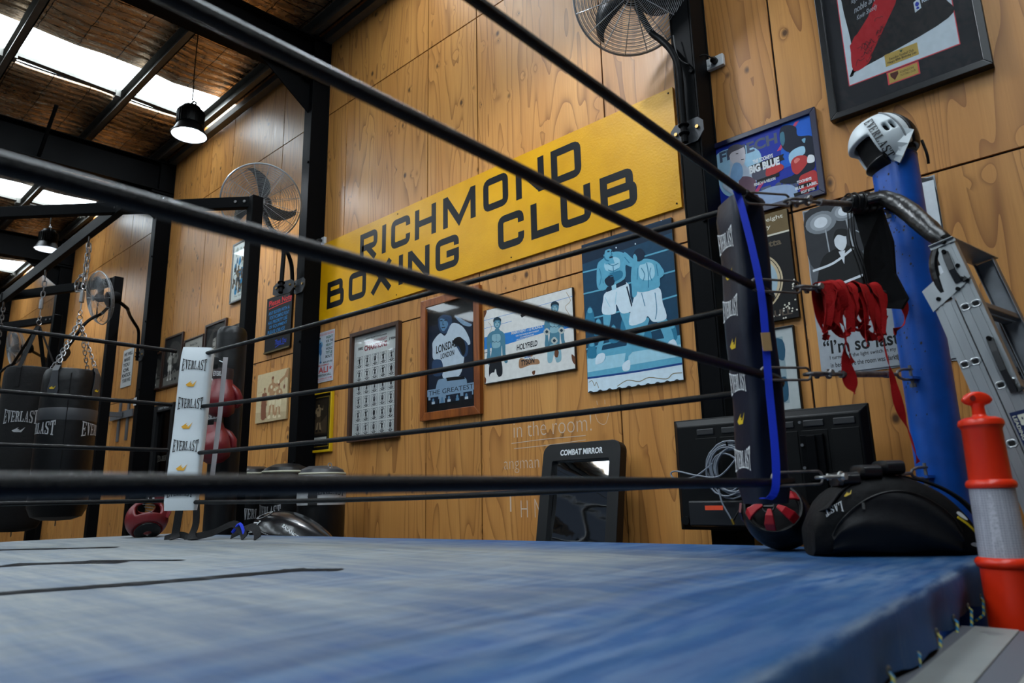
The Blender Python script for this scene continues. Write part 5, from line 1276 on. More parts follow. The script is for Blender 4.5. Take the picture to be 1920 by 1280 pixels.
def bagtext(c, r, ang, z, wd, hh, m, root, nm='lettering', emb=False, t='EVERLAST'):
    """wordmark wrapped on a vertical cylinder around angle ang"""
    a = Art(wd, hh)
    if emb: a.emblem(0,0,100,100,m)
    else: a.logo(0,0,100,100,m,t)
    a.build(nm, lambda u, v, l: V(c[0]+(r+.002+l)*math.cos(ang+(u-50)/100*wd/r), c[1]+(r+.002+l)*math.sin(ang+(u-50)/100*wd/r), z+(v-50)/100*hh), root)
SILV = mat('silver_ink', (150,152,156), .5)
def cam_ang(c): return math.atan2(CAM.y-c[1], CAM.x-c[0])
def heavy_bag(c, r, z0, z1, label, style, ztop=3.44, logo_off=0.):
    root = thing('heavy_bag', label, 'punching bag', (c[0],c[1],z1), 'heavy bags hanging from the rack')
    mb = MB(); mb.lathe((*c,0), [(.0,z0),(r*.5,z0+.006),(r*.85,z0+.035),(r,z0+.11),(r*1.015,(z0+z1)/2),(r,z1-.12),(r*.985,z1-.05),(r*.93,z1-.01),(r*.85,z1)], seg=48)
    mb.build('body', VINYL if style else DARKFAB, root, smooth=True)
    mb = MB(); mb.ring((*c,z0-.022), .022, .003, (.4,1,0), 16, 6); mb.build('base_ring', CHROME, root)
    ap = V(c[0], c[1], z1+.50)
    if style:
        mb = MB(); mb.lathe((*c,0), [(r*1.012,z1-.46),(r*1.016,z1-.455),(r*1.018,z1-.36),(r*1.012,z1-.355)], seg=48, cap=False); mb.build('band', VINYLG, root, smooth=True)
        mb = MB(); a = cam_ang(c)-.05; mb.tube([(c[0]+(r+.002)*math.cos(a), c[1]+(r+.002)*math.sin(a), z) for z in (z0+.2,(z0+z1)/2,z1-.05)], .004, 6); mb.build('seam', VINYL, root)
        for k in range(4):
            an = cam_ang(c)-.62+k*pi/2; p = lambda h, rr: V(c[0]+rr*math.cos(an), c[1]+rr*math.sin(an), h); sd = V(-math.sin(an), math.cos(an), 0)
            mb = MB(); mb.ribbon([p(z1-.24,r+.006), p(z1-.20,r+.008), p(z1-.13,r+.006), p(z1-.03,r+.002), p(z1+.02,r-.02), p(z1+.0,r-.035)], [.085,.10,.07,.055,.055,.05], sd, .006)
            tb = mb.build('tab', VINYLG, root)
            a = Art(.06,.03); a.emblem(0,0,100,100,GOLD); a.build('emblem', lambda u, v, l: p(z1-.195+v/100*.028, r+.014+l)+sd*(u/100-.5)*.06, tb)
            mb = MB(); mb.ring(p(z1+.03,r-.028), .028, .003, V(math.cos(an),math.sin(an),0), 18, 6); mb.build('d_ring', CHROME, root)
            mb = MB(); mb.chain([p(z1+.05,r-.035), ap+V(0,0,-.02)], .050, .0042); mb.build('bag_chain', CHROME, root)
    else:
        for k in range(4):
            an = cam_ang(c)-.5+k*pi/2; sd = V(-math.sin(an), math.cos(an), 0); q = lambda h, rr: V(c[0]+rr*math.cos(an), c[1]+rr*math.sin(an), h)
            mb = MB(); mb.ribbon([q(z1-.22,r+.004), q(z1-.03,r+.002), q(z1+.01,r-.02), q(z1+.25,r*.45), q(z1+.46,.012)], .042, sd, .004); mb.build('web_strap', DARKFAB, root)
    mb = MB(); mb.ring(ap+V(0,0,.0), .026, .004, (1,.4,0), 16, 6); mb.ring(ap+V(0,0,.05), .024, .004, (.4,-1,0), 16, 6); mb.build('ring', CHROME, root)
    zs = ap.z+.08
    mb = MB(); mb.cyl(ap+V(0,0,.08), ap+V(0,0,.15), .006, 8); mb.cyl(ap+V(0,0,.15), ap+V(0,0,.25), .021, 16); mb.cyl(ap+V(0,0,.25), ap+V(0,0,.28), .012, 12); mb.build('swivel', CHROME, root, smooth=True)
    mb = MB(); mb.chain([ap+V(.012,.0,.28), V(c[0]+.012,c[1],ztop-.07)], .066, .0062); mb.chain([ap+V(-.022,.012,.33), V(c[0]-.016,c[1]+.012,ztop-.09)], .066, .0062) if style else None
    if style: mb.chain(spline([ap+V(-.02,0,.42), ap+V(-.10,-.02,.40), ap+V(-.13,-.02,.30), ap+V(-.06,0,.27)], 4), .066, .0062)
    mb.build('hanging_chain', RUST if not style else CHROME, root)
    mb = MB(); mb.ring(V(*c,ztop-.035), .036, .007, (.3,1,0), 18, 6, sy=1.3); mb.build('shackle', RUST, root)
    return root
B1, B2c = (-7.05,-1.60), (-8.42,-1.60)
r1 = heavy_bag(B1, .225, .84, 2.15, 'wide black heavy bag with grey band, chains and leather tabs', 1)
a1 = cam_ang(B1); bagtext(B1, .228, a1-1.15, 1.62, .36, .135, SILV, r1); bagtext(B1, .228, a1+1.30, 1.62, .36, .135, SILV, r1)
r2_ = heavy_bag(B2c, .24, .72, 2.36, 'black heavy bag on webbing straps with silver lettering behind the wide bag', 0)
a2 = cam_ang(B2c); bagtext(B2c, .243, a2-.22, 1.84, .30, .15, SILV, r2_); bagtext(B2c, .243, a2-.22, 1.71, .11, .05, SILV, r2_, 'emblem', True)
heavy_bag((-10.15,-1.60), .20, .8, 2.12, 'farthest heavy bag half cut off by the edge of the picture', 0)

# ================================================================== STORED GEAR BEHIND THE RING
def stored(c, r, h, label, kind):
    root = thing('stored_bag', label, 'punching bag', (*c,0), 'punching bags stored upright on the floor')
    T = mat('white_bag_vinyl',(168,170,172),.45,0,.5,.2,9,.4,12)
    split = .93
    mb = MB(); mb.lathe((*c,0), [(.0,0),(r*.94,.0),(r,.05),(r*1.02,split if kind else h*.6)]+([(r*1.02,h-.05),(r*.98,h)] if not kind else []), seg=40); mb.build('body', VINYL, root, smooth=True)
    if kind:
        mb = MB(); mb.lathe((*c,0), [(r*1.03,split),(r*1.05,split+.04),(r*1.03,h-.04),(r*.99,h)], seg=40, cap=False); mb.build('sleeve', T, root, smooth=True)
        an = cam_ang(c); bagtext(c, r*1.05, an+.25, split+.12, .30, .12, BLK, root, t='EVERLAST')
        mb = MB(); mb.ribbon([V(c[0]+r*1.06*math.cos(an-.35), c[1]+r*1.06*math.sin(an-.35), z) for z in (split, split+.1, h-.06)], .07, V(-math.sin(an-.35), math.cos(an-.35), 0), .003); mb.build('stripe', BLK, root)
    mb = MB(); mb.lathe((*c,0), [(r*1.0,h-.012),(r*1.03,h-.004),(r*1.0,h+.006)], seg=40, cap=False); mb.build('piping', mat('pale_piping',(170,170,150),.6), root)
    mb = MB(); P = [(r*.98,h),(r*.9,h+.03),(r*.6,h+.055),(r*.2,h+.062),(0,h+.063)]; mb.lathe((*c,0), P, seg=40, cap=False)
    for v in mb.bm.verts: v.co.z += .012*noise.noise(v.co*9)*(1 if v.co.z > h+.01 else 0)
    mb.build('lid', VINYL if not kind else VINYLG, root, smooth=True)
    if kind:
        ch = [V(c[0]+r*math.cos(t)*1.02, c[1]+r*math.sin(t)*1.02, h-.02-.05*abs(math.sin(t*3))) for t in [an-1.3+.26*i for i in range(11)]]
        mb = MB(); mb.chain(ch, .045, .0038); mb.chain([V(c[0]+r*.6*math.cos(an+.5), c[1]+r*.6*math.sin(an+.5), h+.07), V(c[0]+r*1.05*math.cos(an+.5), c[1]+r*1.05*math.sin(an+.5), h-.10)], .05, .004); mb.build('chain', CHROME, root)
        mb = MB(); mb.ring(V(c[0]+r*1.06*math.cos(an+.55), c[1]+r*1.06*math.sin(an+.55), h-.08), .025, .004, V(math.cos(an+.5),math.sin(an+.5),0), 14, 6, sy=1.8); mb.build('snap_hook', CHROME, root)
    return root
s1 = stored((-5.80,-.50), .185, 1.205, 'stored black punching bag nearest the rack post, with silver lettering', 0); aa = cam_ang((-5.80,-.5)); bagtext((-5.80,-.5), .19, aa+.30, .865, .235, .115, SILV, s1); bagtext((-5.80,-.5), .19, aa+.34, .77, .10, .045, GOLD, s1, 'emblem', True)
s2 = stored((-5.25,-.47), .19, 1.20, 'stored black punching bag in the middle of the three', 0); aa = cam_ang((-5.25,-.47)); bagtext((-5.25,-.47), .195, aa-.75, .885, .235, .115, SILV, s2)
stored((-4.72,-.47), .175, 1.165, 'stored white topped punching bag with loose chain on its lid', 1)
def tear_bag():
    root = thing('teardrop_bag', 'glossy black teardrop punching bag lying beyond the far edge of the ring', 'punching bag', (-4.45,-.86,.56))
    GL = mat('glossy_black_vinyl',(14,15,18),.2,0,.6,0,8,.25,9)
    mb = MB(); N = 18; secs = []
    for i in range(N+1):
        k = i/N; x = -4.93+1.02*k; r = .195*math.sin(pi*min(1, (k+.03)**.62*.98))**.55 if k < .98 else .03; r = max(.03, .20*(math.sin(pi*min(.999,(.02+k)**.7)))**.7)
        zc = .74 - .03*k - .02; secs.append((V(x,-.86,.735-.06*k), V(0,r*.95,0), V(0,0,r*.92)))
    mb.loft(secs, 28); mb.build('body', GL, root, smooth=True)
    def on(x, t, l): 
        k = (x+4.93)/1.02; r = max(.03, .20*(math.sin(pi*min(.999,(.02+k)**.7)))**.7); return V(x, -.86-(r*.95+.002+l)*math.cos(t), .735-.06*k+(r*.92+.002+l)*math.sin(t))
    a = Art(.2,.1); a.ell(50,50,46,46,mat('grey_patch',(120,122,124),.5)); a.build('patch', lambda u, v, l: on(-4.80+u/100*.20, .75+v/100*.65, l), root)
    a = Art(.2,.1); a.logo(0,0,100,100,WHT,'LAST'); a.build('lettering', lambda u, v, l: on(-4.78+v/100*.11+u/100*.05, -.05+u/100*.75, l), root)
    a = Art(.3,.05); a.text('BALANCED 45', 0, 0, 100, 100, WHT, .02); a.build('lettering', lambda u, v, l: on(-4.36+u/100*.26, .62-.5*u/100+v/100*.14, l), root)
    mb = MB()
    for i in range(16): mb.box(on(-4.62+.022*i, .35-.02*i, .001), (.010,.003,.003))
    mb.build('stitching', WHT, root)
    base = thing('storage_crate', 'low dark storage crate under the glossy teardrop bag', 'crate', (-4.4,-.86,0))
    mb = MB(); mb.bb(-4.80,-3.9,-1.0,-.70,.0,.50); mb.build('body', DARKFAB, base, bevel=.01); mb = MB(); mb.bb(-4.81,-3.89,-1.01,-.69,.50,.53); mb.build('lid', BLACKP, base, bevel=.005)
tear_bag()

def glove(c, up, out, L, label, m=REDL):
    """boxing glove hanging by its cuff: c = cuff top, up = towards the cuff, out = knuckle side"""
    up = Vector(up).normalized(); out = Vector(out); out = (out-up*out.dot(up)).normalized(); s = up.cross(out); c = Vector(c)
    root = thing('boxing_glove', label, 'boxing glove', c, 'red boxing gloves hung on the padded post')
    q = lambda k, o=0., w=0.: c - up*L*k + out*L*o + s*L*w
    mb = MB(); mb.loft([(q(0), s*L*.19, out*L*.17), (q(.10), s*L*.20, out*L*.175), (q(.24), s*L*.19, out*L*.165)], 24, 2.4); mb.build('cuff', mat('dark_cuff',(34,20,22),.5), root, smooth=True, label='dark label cuff')
    a = Art(.1,.05); a.logo(0,0,100,100,WHT,'EVERLAST',.1); a.build('lettering', lambda u, v, l: q(.17-.1*v/100, .178+l/L, (u-50)/100*.26), root)
    mb = MB(); mb.loft([(q(.22), s*L*.19, out*L*.165), (q(.32), s*L*.21, out*L*.18), (q(.45,.01), s*L*.27, out*L*.24), (q(.60,.03), s*L*.30, out*L*.28), (q(.76,.03), s*L*.30, out*L*.28), (q(.90,.0), s*L*.26, out*L*.23), (q(.98,-.02), s*L*.16, out*L*.13), (q(1.0,-.02), s*L*.04, out*L*.03)], 28, 2.3)
    mb.build('fist', m, root, smooth=True)
    mb = MB(); mb.loft([(q(.30,-.05,.14), s*L*.06, out*L*.09), (q(.42,-.04,.26), s*L*.08, out*L*.11), (q(.58,-.05,.34), s*L*.075, out*L*.10), (q(.74,-.07,.33), s*L*.065, out*L*.085), (q(.80,-.08,.30), s*L*.03, out*L*.04)], 20); mb.build('thumb', m, root, smooth=True)
    mb = MB(); mb.tube(spline([q(.02), q(-.12,-.1), V(BP.x+.03,BP.y-.114,c.z+.10)], 5), .004, 5); mb.build('lace', WHT, root)
glove((-4.945,-1.20,1.93), (.02,0,1), (.7,-.7,0), .36, 'dark red boxing glove, upper of the two on the padded post')
glove((-5.03,-1.22,1.60), (-.3,0,1), (.8,-.5,0), .37, 'dark red boxing glove, lower of the two on the padded post')
def shirt():
    root = thing('t_shirt', 'black shirt with a white letter draped on the padded ring post', 'clothing', (BP.x-.02,BP.y-.14,1.5))
    mb = MB(); N, M = 16, 22; G = []
    for i in range(N+1):
        R = []
        for j in range(M+1):
            u, v = i/N, j/M; w = .13+.03*v; ang = -1.9+(u-.5)*2.1; r = .128+.012*math.sin(u*13+v*2)*(.3+v)+.015*v
            R.append(mb.bm.verts.new((BP.x+.02+r*1.1*math.cos(ang)+.05*v*u, BP.y+r*math.sin(ang)-.02*v, 2.06-.60*v-.05*(2*u-1)**2+.02*math.sin(u*9)*v)))
        G.append(R)
    for i in range(N):
        for j in range(M): mb.bm.faces.new((G[i][j], G[i+1][j], G[i+1][j+1], G[i][j+1]))
    mb.build('cloth', DARKFAB, root, smooth=True, solid=.004, subd=1)
    a = Art(.07,.09); a.text('D', 10, 5, 90, 95, WHT, .03); a.build('letter', lambda u, v, l: V(BP.x+.02+(.158+l)*math.cos(-1.32+(u-50)/100*.42), BP.y-.008+(.158+l)*math.sin(-1.32+(u-50)/100*.42), 1.80+v/100*.085), root)
shirt()
# --- mirrors, television, cable
MIRR = mat('mirror_film', (196,200,204), .04, 1., .5, 0, 8, .22, 2.6)
def combat_mirror():
    root = thing('training_mirror', 'black framed wobbly training mirror leaning on the plywood', 'mirror', (-2.43,-.25,0))
    H = 1.285; x0, x1 = -2.735, -2.17; ang = math.atan2(.24, H)
    def P(x, h, o=0.): return V(x, -.38+h*math.sin(ang)-o*math.cos(ang), h*math.cos(ang)+o*math.sin(ang)*-1*-1)
    def rr_(x0, x1, h0, h1, r, n=6):
        pts = []
        for cx, cy, a0 in ((x1-r,h0+r,-pi/2),(x1-r,h1-r,0),(x0+r,h1-r,pi/2),(x0+r,h0+r,pi)): pts += [(cx+r*math.cos(a0+pi/2*k/n), cy+r*math.sin(a0+pi/2*k/n)) for k in range(n+1)]
        return pts
    o = rr_(x0, x1, 0, H, .06); i = rr_(x0+.075, x1-.075, .10, H-.105, .012); mb = MB(); n = len(o)
    of = [mb.bm.verts.new(P(a, b, .035)) for a, b in o]; if_ = [mb.bm.verts.new(P(a, b, .035)) for a, b in i]; ob = [mb.bm.verts.new(P(a, b, -.03)) for a, b in o]; ib = [mb.bm.verts.new(P(a, b, .0)) for a, b in i]
    for k in range(n):
        j = (k+1) % n; mb.bm.faces.new((of[k], of[j], if_[j], if_[k])); mb.bm.faces.new((of[k], ob[k], ob[j], of[j])); mb.bm.faces.new((if_[k], if_[j], ib[j], ib[k]))
    mb.bm.faces.new(ob); mb.build('frame', mat('matt_black_frame',(13,14,16),.5,0,.3), root, bevel=.003)
    mb = MB(); N, M = 10, 26; G = [[mb.bm.verts.new(P(x0+.075+(x1-x0-.15)*a/N, .10+(H-.205)*b/M, .004+.004*math.sin(b*.55+a*.25)+.003*math.sin(b*.23))) for b in range(M+1)] for a in range(N+1)]
    for a in range(N):
        for b in range(M): mb.bm.faces.new((G[a][b], G[a+1][b], G[a+1][b+1], G[a][b+1]))
    mb.build('mirror_film', mat('mirror_sheet', (200,203,206), .03, 1.), root, smooth=True, angle=180)
    a = Art(.5,.06); a.text('COMBAT MIRROR', 0, 0, 100, 100, WHT, .03); a.build('lettering', lambda u, v, l: P(-2.60+.31*u/100, H-.075+.036*v/100, .0355+l), root, label='white capitals')
combat_mirror()
def combat_mirror2():
    root = thing('training_mirror', 'tall black framed training mirror fixed between the far column and the white pad', 'mirror', (-9.0,-.1,1.0))
    x0, x1, z0, z1 = -9.22, -8.62, .98, 2.17
    frame(root, x0, x1, z0, z1, .02, .085, .05, mat('matt_black_frame',(13,14,16),.5,0,.3))
    mb = MB(); mb.bb(x0+.07, x1-.07, -.03, -.02, z0+.07, z1-.07); mb.build('mirror_film', mat('dim_mirror_film',(60,62,66),.12,1.), root)
    a = Art(.3,.05); a.text('COMBAT MIRROR', 0, 0, 100, 100, SILV, .02); a.build('lettering', lambda u, v, l: V(x0+.14+.32*u/100, -.0715-l, z1-.06+.03*v/100), root)
    a = Art(.3,.1); a.logo(100,0,0,100,mat('faint_print',(70,66,60),.6)); a.build('lettering', lambda u, v, l: V(x0+.15+.3*u/100, -.031-l, 1.46+.09*v/100), root)
    mb = MB(); mb.bb(x0+.1,x1-.1,-.02,-.001,z0+.2,z0+.3); mb.bb(x0+.1,x1-.1,-.02,-.001,z1-.3,z1-.2); mb.build('wall_bracket', STEEL, root)
    for x in (-9.12,-8.98,-8.86): mb = MB(); mb.bb(x-.03,x+.03,-.072,-.070,z0+.02,z0+.06); mb.build('sticker', WHITEP, root)
combat_mirror2()
def mount():
    root = thing('wall_mount', 'grey steel bag mount bolted to the plywood behind the wide heavy bag', 'bracket', (-10.4,-.05,2.0))
    M = mat('grey_painted_mount',(92,94,98),.5); mb = MB(); mb.bb(-10.62,-10.56,-.02,-.001,1.82,2.38); mb.bb(-10.30,-10.24,-.02,-.001,1.82,2.38); mb.bb(-10.9,-10.05,-.035,-.02,2.13,2.23); mb.build('plate', M, root)
    a = Art(.3,.06); a.logo(0,0,100,100,BLK); a.build('lettering', wallfn(-10.62,-10.35,2.15,2.21,.036), root)
    mb = MB(); mb.bb(-10.47,-10.41,-.35,-.035,2.15,2.21); mb.build('arm', M, root)
mount()
def television():
    root = thing('television', 'black flat television seen from behind, hung below the posters', 'television', (-1.29,-.3,.78))
    x0, x1, z0, z1, y = -1.765, -.835, .785, 1.325, -.30
    TVM = mat('matt_black_tv',(8,9,10),.42,0,.2)
    mb = MB(); mb.prism([(x0,y,z0),(x1,y,z0),(x1,y,z1),(x0,y,z1)], (0,.02,0)); mb.build('bezel', TVM, root, bevel=.004)
    mb = MB(); o = [(x0+.006,z0+.006),(x1-.006,z0+.006),(x1-.006,z1-.006),(x0+.006,z1-.006)]; i = [(x0+.03,z0+.03),(x1-.03,z0+.03),(x1-.03,z1-.035),(x0+.03,z1-.035)]
    A = [mb.bm.verts.new((a,y,b)) for a, b in o]; B = [mb.bm.verts.new((a,y-.028,b)) for a, b in i]
    for k in range(4): mb.bm.faces.new((A[k],A[(k+1)%4],B[(k+1)%4],B[k]))
    mb.bm.faces.new(B); mb.build('back_shell', TVM, root, bevel=.006)
    for k in range(6):
        x = x0+.14+k*.13; mb = MB(); mb.bb(x,x+.09,y-.034,y-.026,z1-.085,z1-.055); mb.build('vent', mat('vent_black',(24,25,28),.5), root, bevel=.004)
        mb = MB(); mb.bb(x-.012,x+.102,y-.031,y-.027,z0+.20,z1-.10); mb.build('raised_panel', TVM, root, bevel=.004)
    mb = MB(); mb.bb(x0+.08,x0+.55,y-.062,y-.028,z0+.02,z0+.14); mb.build('electronics_cover', mat('cover_black',(20,21,24),.35), root, bevel=.008)
    mb = MB(); mb.cyl((x0+.05,y-.03,z0+.045),(x0+.05,y-.045,z0+.045),.02,20); mb.build('port_knob', TVM, root)
    mb = MB(); mb.bb(-1.12,-1.02,y-.05,y-.028,z0+.12,z1-.12); mb.bb(-1.09,-1.05,y-.06,y-.05,1.0,1.2); mb.build('mount_rail', STEEL, root, bevel=.004)
    for z in (1.26,1.16,1.06): mb = MB(); mb.cyl((-1.11,y-.05,z),(-1.11,y-.057,z),.007,10); mb.build('screw', CHROME, root)
    mb = MB(); mb.bb(-1.35,-1.2,-.28,-.001,1.0,1.12); mb.build('wall_arm', STEEL, root)
television()
def coil():
    root = thing('cable_coil', 'coil of grey cable with orange tags hanging on the back of the television', 'cable', (-1.44,-.40,1.06))
    rr = random.Random(2); pts = []; T = 0
    cx, cz = -1.435, 1.068
    for k in range(11*20):
        a = 2*pi*k/20; t = k//20; R = .075+.042*math.sin(t*1.7)**2+.006*math.sin(k*.7); ox = .018*math.sin(t*2.1); oz = .014*math.cos(t*1.3)
        pts.append(V(cx+ox+R*.98*math.cos(a), -.40-.006*math.sin(t*2.3+k*.05), cz+oz+R*1.08*math.sin(a)))
    mb = MB(); mb.tube(pts, .0045, 6); mb.build('loops', CABLE, root, smooth=True)
    mb = MB(); mb.tube(spline([V(cx+.05,-.405,cz+.06), V(cx-.05,-.41,cz-.03), V(cx-.16,-.41,cz-.025), V(cx-.27,-.41,cz+.0), V(cx-.305,-.41,cz-.01), V(cx-.28,-.41,cz-.035), V(cx-.18,-.41,cz-.03), V(cx-.08,-.405,cz+.03)], 6), .0042, 6); mb.build('stray_loop', CABLE, root, smooth=True)
    mb = MB(); mb.tube(spline([V(cx-.06,-.41,cz-.09), V(cx-.045,-.42,cz-.15), V(cx-.015,-.42,cz-.21), V(cx-.003,-.42,cz-.235)], 6), .004, 6); mb.build('cable_end', CABLE, root)
    mb = MB(); mb.tube(spline([V(cx+.075,-.41,cz-.13), V(cx+.04,-.42,cz-.18), V(cx+.0,-.42,cz-.235)], 6), .004, 6); mb.build('cable_end', BLACKP, root)
    mb = MB(); mb.cyl(V(cx-.004,-.42,cz-.225), V(cx+.004,-.42,cz-.25), .007, 8); mb.build('connector', mat('brass',(170,140,60),.3,.9), root)
    OT = mat('orange_tag',(214,70,30),.5)
    mb = MB(); mb.bb(cx-.13,cx-.04,-.425,-.423,cz-.185,cz-.165); mb.build('tag', OT, root); mb = MB(); mb.bb(cx+.06,cx+.09,-.425,-.423,cz-.145,cz-.115); mb.build('tag', mat('red_tag',(180,24,20),.5), root)
    mb = MB(); mb.tube([V(cx,-.33,cz+.11), V(cx,-.41,cz+.11), V(cx,-.415,cz+.125)], .005, 6); mb.build('hook', STEEL, root)
coil()

# ================================================================== GEAR ON AND AROUND THE RING
def shell(c, F, U, rf, rs, ru, hole, colf, th=.02, na=48, ne=24, el0=-62, el1=72, shape=None):
    """padded headgear shell on an ellipsoid, azimuth from the face direction; hole(az,el) opens it, colf(az,el) picks the cover"""
    F, U = Vector(F).normalized(), Vector(U); U = (U-F*U.dot(F)).normalized(); S = U.cross(F); c = Vector(c)
    def P(az, el, o=0.):
        k = shape(az, el) if shape else 1.
        a, e = math.radians(az), math.radians(el); ce = math.cos(e)
        return c + F*(rf*k+o)*ce*math.cos(a) + S*(rs*k+o)*ce*math.sin(a) + U*(ru*k+o)*math.sin(e)
    groups = {}
    for i in range(na):
        for j in range(ne):
            az = -180+360*(i+.5)/na; el = el0+(el1-el0)*(j+.5)/ne
            if hole(az, el): continue
            groups.setdefault(colf(az, el), []).append((i, j))
    def build(key, name, m, root, label=None):
        mb = MB(); vv = {}
        def g(i, j):
            i %= na
            if (i, j) not in vv: vv[(i, j)] = mb.bm.verts.new(P(-180+360*i/na, el0+(el1-el0)*j/ne))
            return vv[(i, j)]
        for i, j in groups.get(key, []): mb.bm.faces.new((g(i,j), g(i+1,j), g(i+1,j+1), g(i,j+1)))
        o = mb.build(name, m, root, smooth=True, angle=180, label=label)
        q = o.modifiers.new('relax', 'SMOOTH'); q.iterations = 3; q.factor = .5
        q = o.modifiers.new('pad', 'SOLIDIFY'); q.thickness = th; q.offset = 0; q.use_even_offset = True
        q = o.modifiers.new('soft', 'SUBSURF'); q.levels = 1; q.render_levels = 1
        return o
    return P, build
def white_headguard():
    c = V(-.605,-.425,2.395)
    root = thing('head_guard', 'white padded boxing head guard with black chin bar resting on top of the blue post', 'head guard', c)
    F = V(-.80,-.45,-.32); U = V(-.30,-.05,.95)
    def hole(az, el):
        a = abs(az)
        if el > 58: return True
        if a < 52 and -32 < el < 12: return True
        if el < -34 and a > 95: return True
        if 84 < a < 91 and 2 < el < 18: return True
        if 96 < a < 103 and 2 < el < 18: return True
        return False
    def colf(az, el):
        a = abs(az)
        if a > 128: return 'back'
        if el < -30 and a < 58: return 'chin'
        return 'front'
    P, B = shell(c, F, U, .125, .112, .128, hole, colf, .024, 60, 30, -66, 66)
    B('front', 'shell', WHITEV, root); B('chin', 'chin_bar', VINYL, root, 'black chin bar'); B('back', 'back_panel', VINYL, root, 'black back panel')
    mb = MB(); mb.lathe(c-U.normalized()*.01, [(.094,-.08),(.098,0),(.094,.07)], U, 32, cap=False); mb.build('dark_lining_fill', DARKFAB, root, smooth=True)
    for sgn in (1, -1):
        a = Art(.12,.05); a.logo(0,0,100,100,BLK); a.build('lettering', lambda u, v, l: P(sgn*(58+(v if sgn > 0 else 100-v)*.19), 40-u*.84, .0155+l), root, label='black wordmark')
        mb = MB(); mb.tube([P(sgn*(104+k*.4), 52-k*9, .014) for k in range(10)], .0035, 6); mb.build('seam_cord', mat('grey_seam',(128,132,136),.6), root)
    mb = MB(); mb.ribbon([P(115,-10,.016), P(95,-30,.018), P(80,-46,.018), P(70,-54,.016)], .05, U, .006); mb.build('cheek_strap', WHITEV, root)
    mb = MB(); mb.tube(spline([P(150,-30,.02), P(150,-50,.05), P(160,-60,.07)], 4), .006, 6); mb.build('buckle_strap', DARKFAB, root)
white_headguard()
def red_headguard():
    c = V(-5.155,-1.565,CZ+.118)
    root = thing('head_guard', 'dark red head guard lying on the canvas near the white corner pad', 'head guard', (c.x,c.y,CZ))
    F = V(.75,-.25,.62); U = V(-.5,.1,.75)
    def hole(az, el):
        a = abs(az)
        if a < 34 and -18 < el < 22: return True
        if a < 12 and el >= 22 and el < 40: return True
        if el > 64: return True
        return False
    P, B = shell(c, F, U, .135, .125, .118, hole, lambda az, el: 'dark' if el < -46 else 'red', .022, 48, 24, -80, 70)
    B('red', 'shell', REDL, root); B('dark', 'underside', VINYL, root)
    for k in range(4):
        mb = MB(); mb.tube([P(-20+k*4, 20-k*11, .012), P(18-k*3, 12-k*11, .014)], .003, 5); mb.build('lace', BLACKP, root)
    mb = MB(); mb.ribbon(spline([P(30,50,.015), P(44,30,.035), P(55,0,.035), P(60,-22,.015)], 5), .03, P(50,0,.1)-c, .005); mb.build('strap', REDL, root)
    mb = MB(); mb.ribbon(spline([P(20,62,.01), P(5,48,.03), P(-6,30,.02)], 5), .02, (1,0,.3), .004); mb.build('strap', VINYL, root)
red_headguard()
def star_headguard():
    c = V(-1.075,-.80,CZ+.125)
    root = thing('head_guard', 'black head guard with red radial top straps lying beside the duffel bag', 'head guard', (c.x,c.y,CZ))
    F = V(.2,.3,.5); U = V(.10,-.93,.33); up_ = U.normalized()
    P, B = shell(c, F, U, .108, .118, .13, lambda az, el: el > 34 or (abs(az) < 50 and el < -8), lambda az, el: 'a', .026, 48, 18, -60, 40)
    B('a', 'shell', VINYL, root)
    for k in range(6):
        az = -160+k*60; mb = MB(); mb.ribbon([P(az,34,.006), P(az,48,.012), P(az,62,.006), P(az,74,-.005)], [.036,.038,.028,.014], (P(az+20,50)-P(az-20,50)), .010); mb.build('top_strap', REDB, root, bevel=.003, label='bright red padded strap')
    mb = MB(); mb.ring(c+up_*.118, .022, .004, U, 20, 6); mb.tube([c+up_*.118-V(.02,0,0), c+up_*.118+V(.02,0,0)], .004, 5); mb.build('centre_ring', BLACKP, root)
    mb = MB(); mb.lathe(c, [(0,.02),(.085,.03),(.09,.05),(.0,.06)], up_, 24); mb.build('dark_lining_fill', DARKFAB, root, smooth=True)  # dark disc filling the hollow, its shade put in as colour
    mb = MB(); mb.tube([P(a, 34, .010) for a in range(-180, 181, 12)], .007, 6); mb.build('piping', VINYL, root)
    for az in (60, 110): mb = MB(); mb.ribbon([P(az,20,.02), P(az,-5,.022), P(az,-25,.018)], .04, (P(az+20,0)-P(az-20,0)), .008); mb.build('side_patch', REDL, root)
star_headguard()
def white_card():
    root = thing('white_board', 'pale board standing between the navy pad and the head guard', 'board', (-1.22,-.56,.3))
    mb = MB(); mb.prism([(-1.27,-.50,.0),(-1.19,-.50,.0),(-1.19,-.50,.935),(-1.27,-.50,.945)], (0,.012,0)); mb.build('panel', mat('pale_board',(132,138,146),.6), root)
white_card()
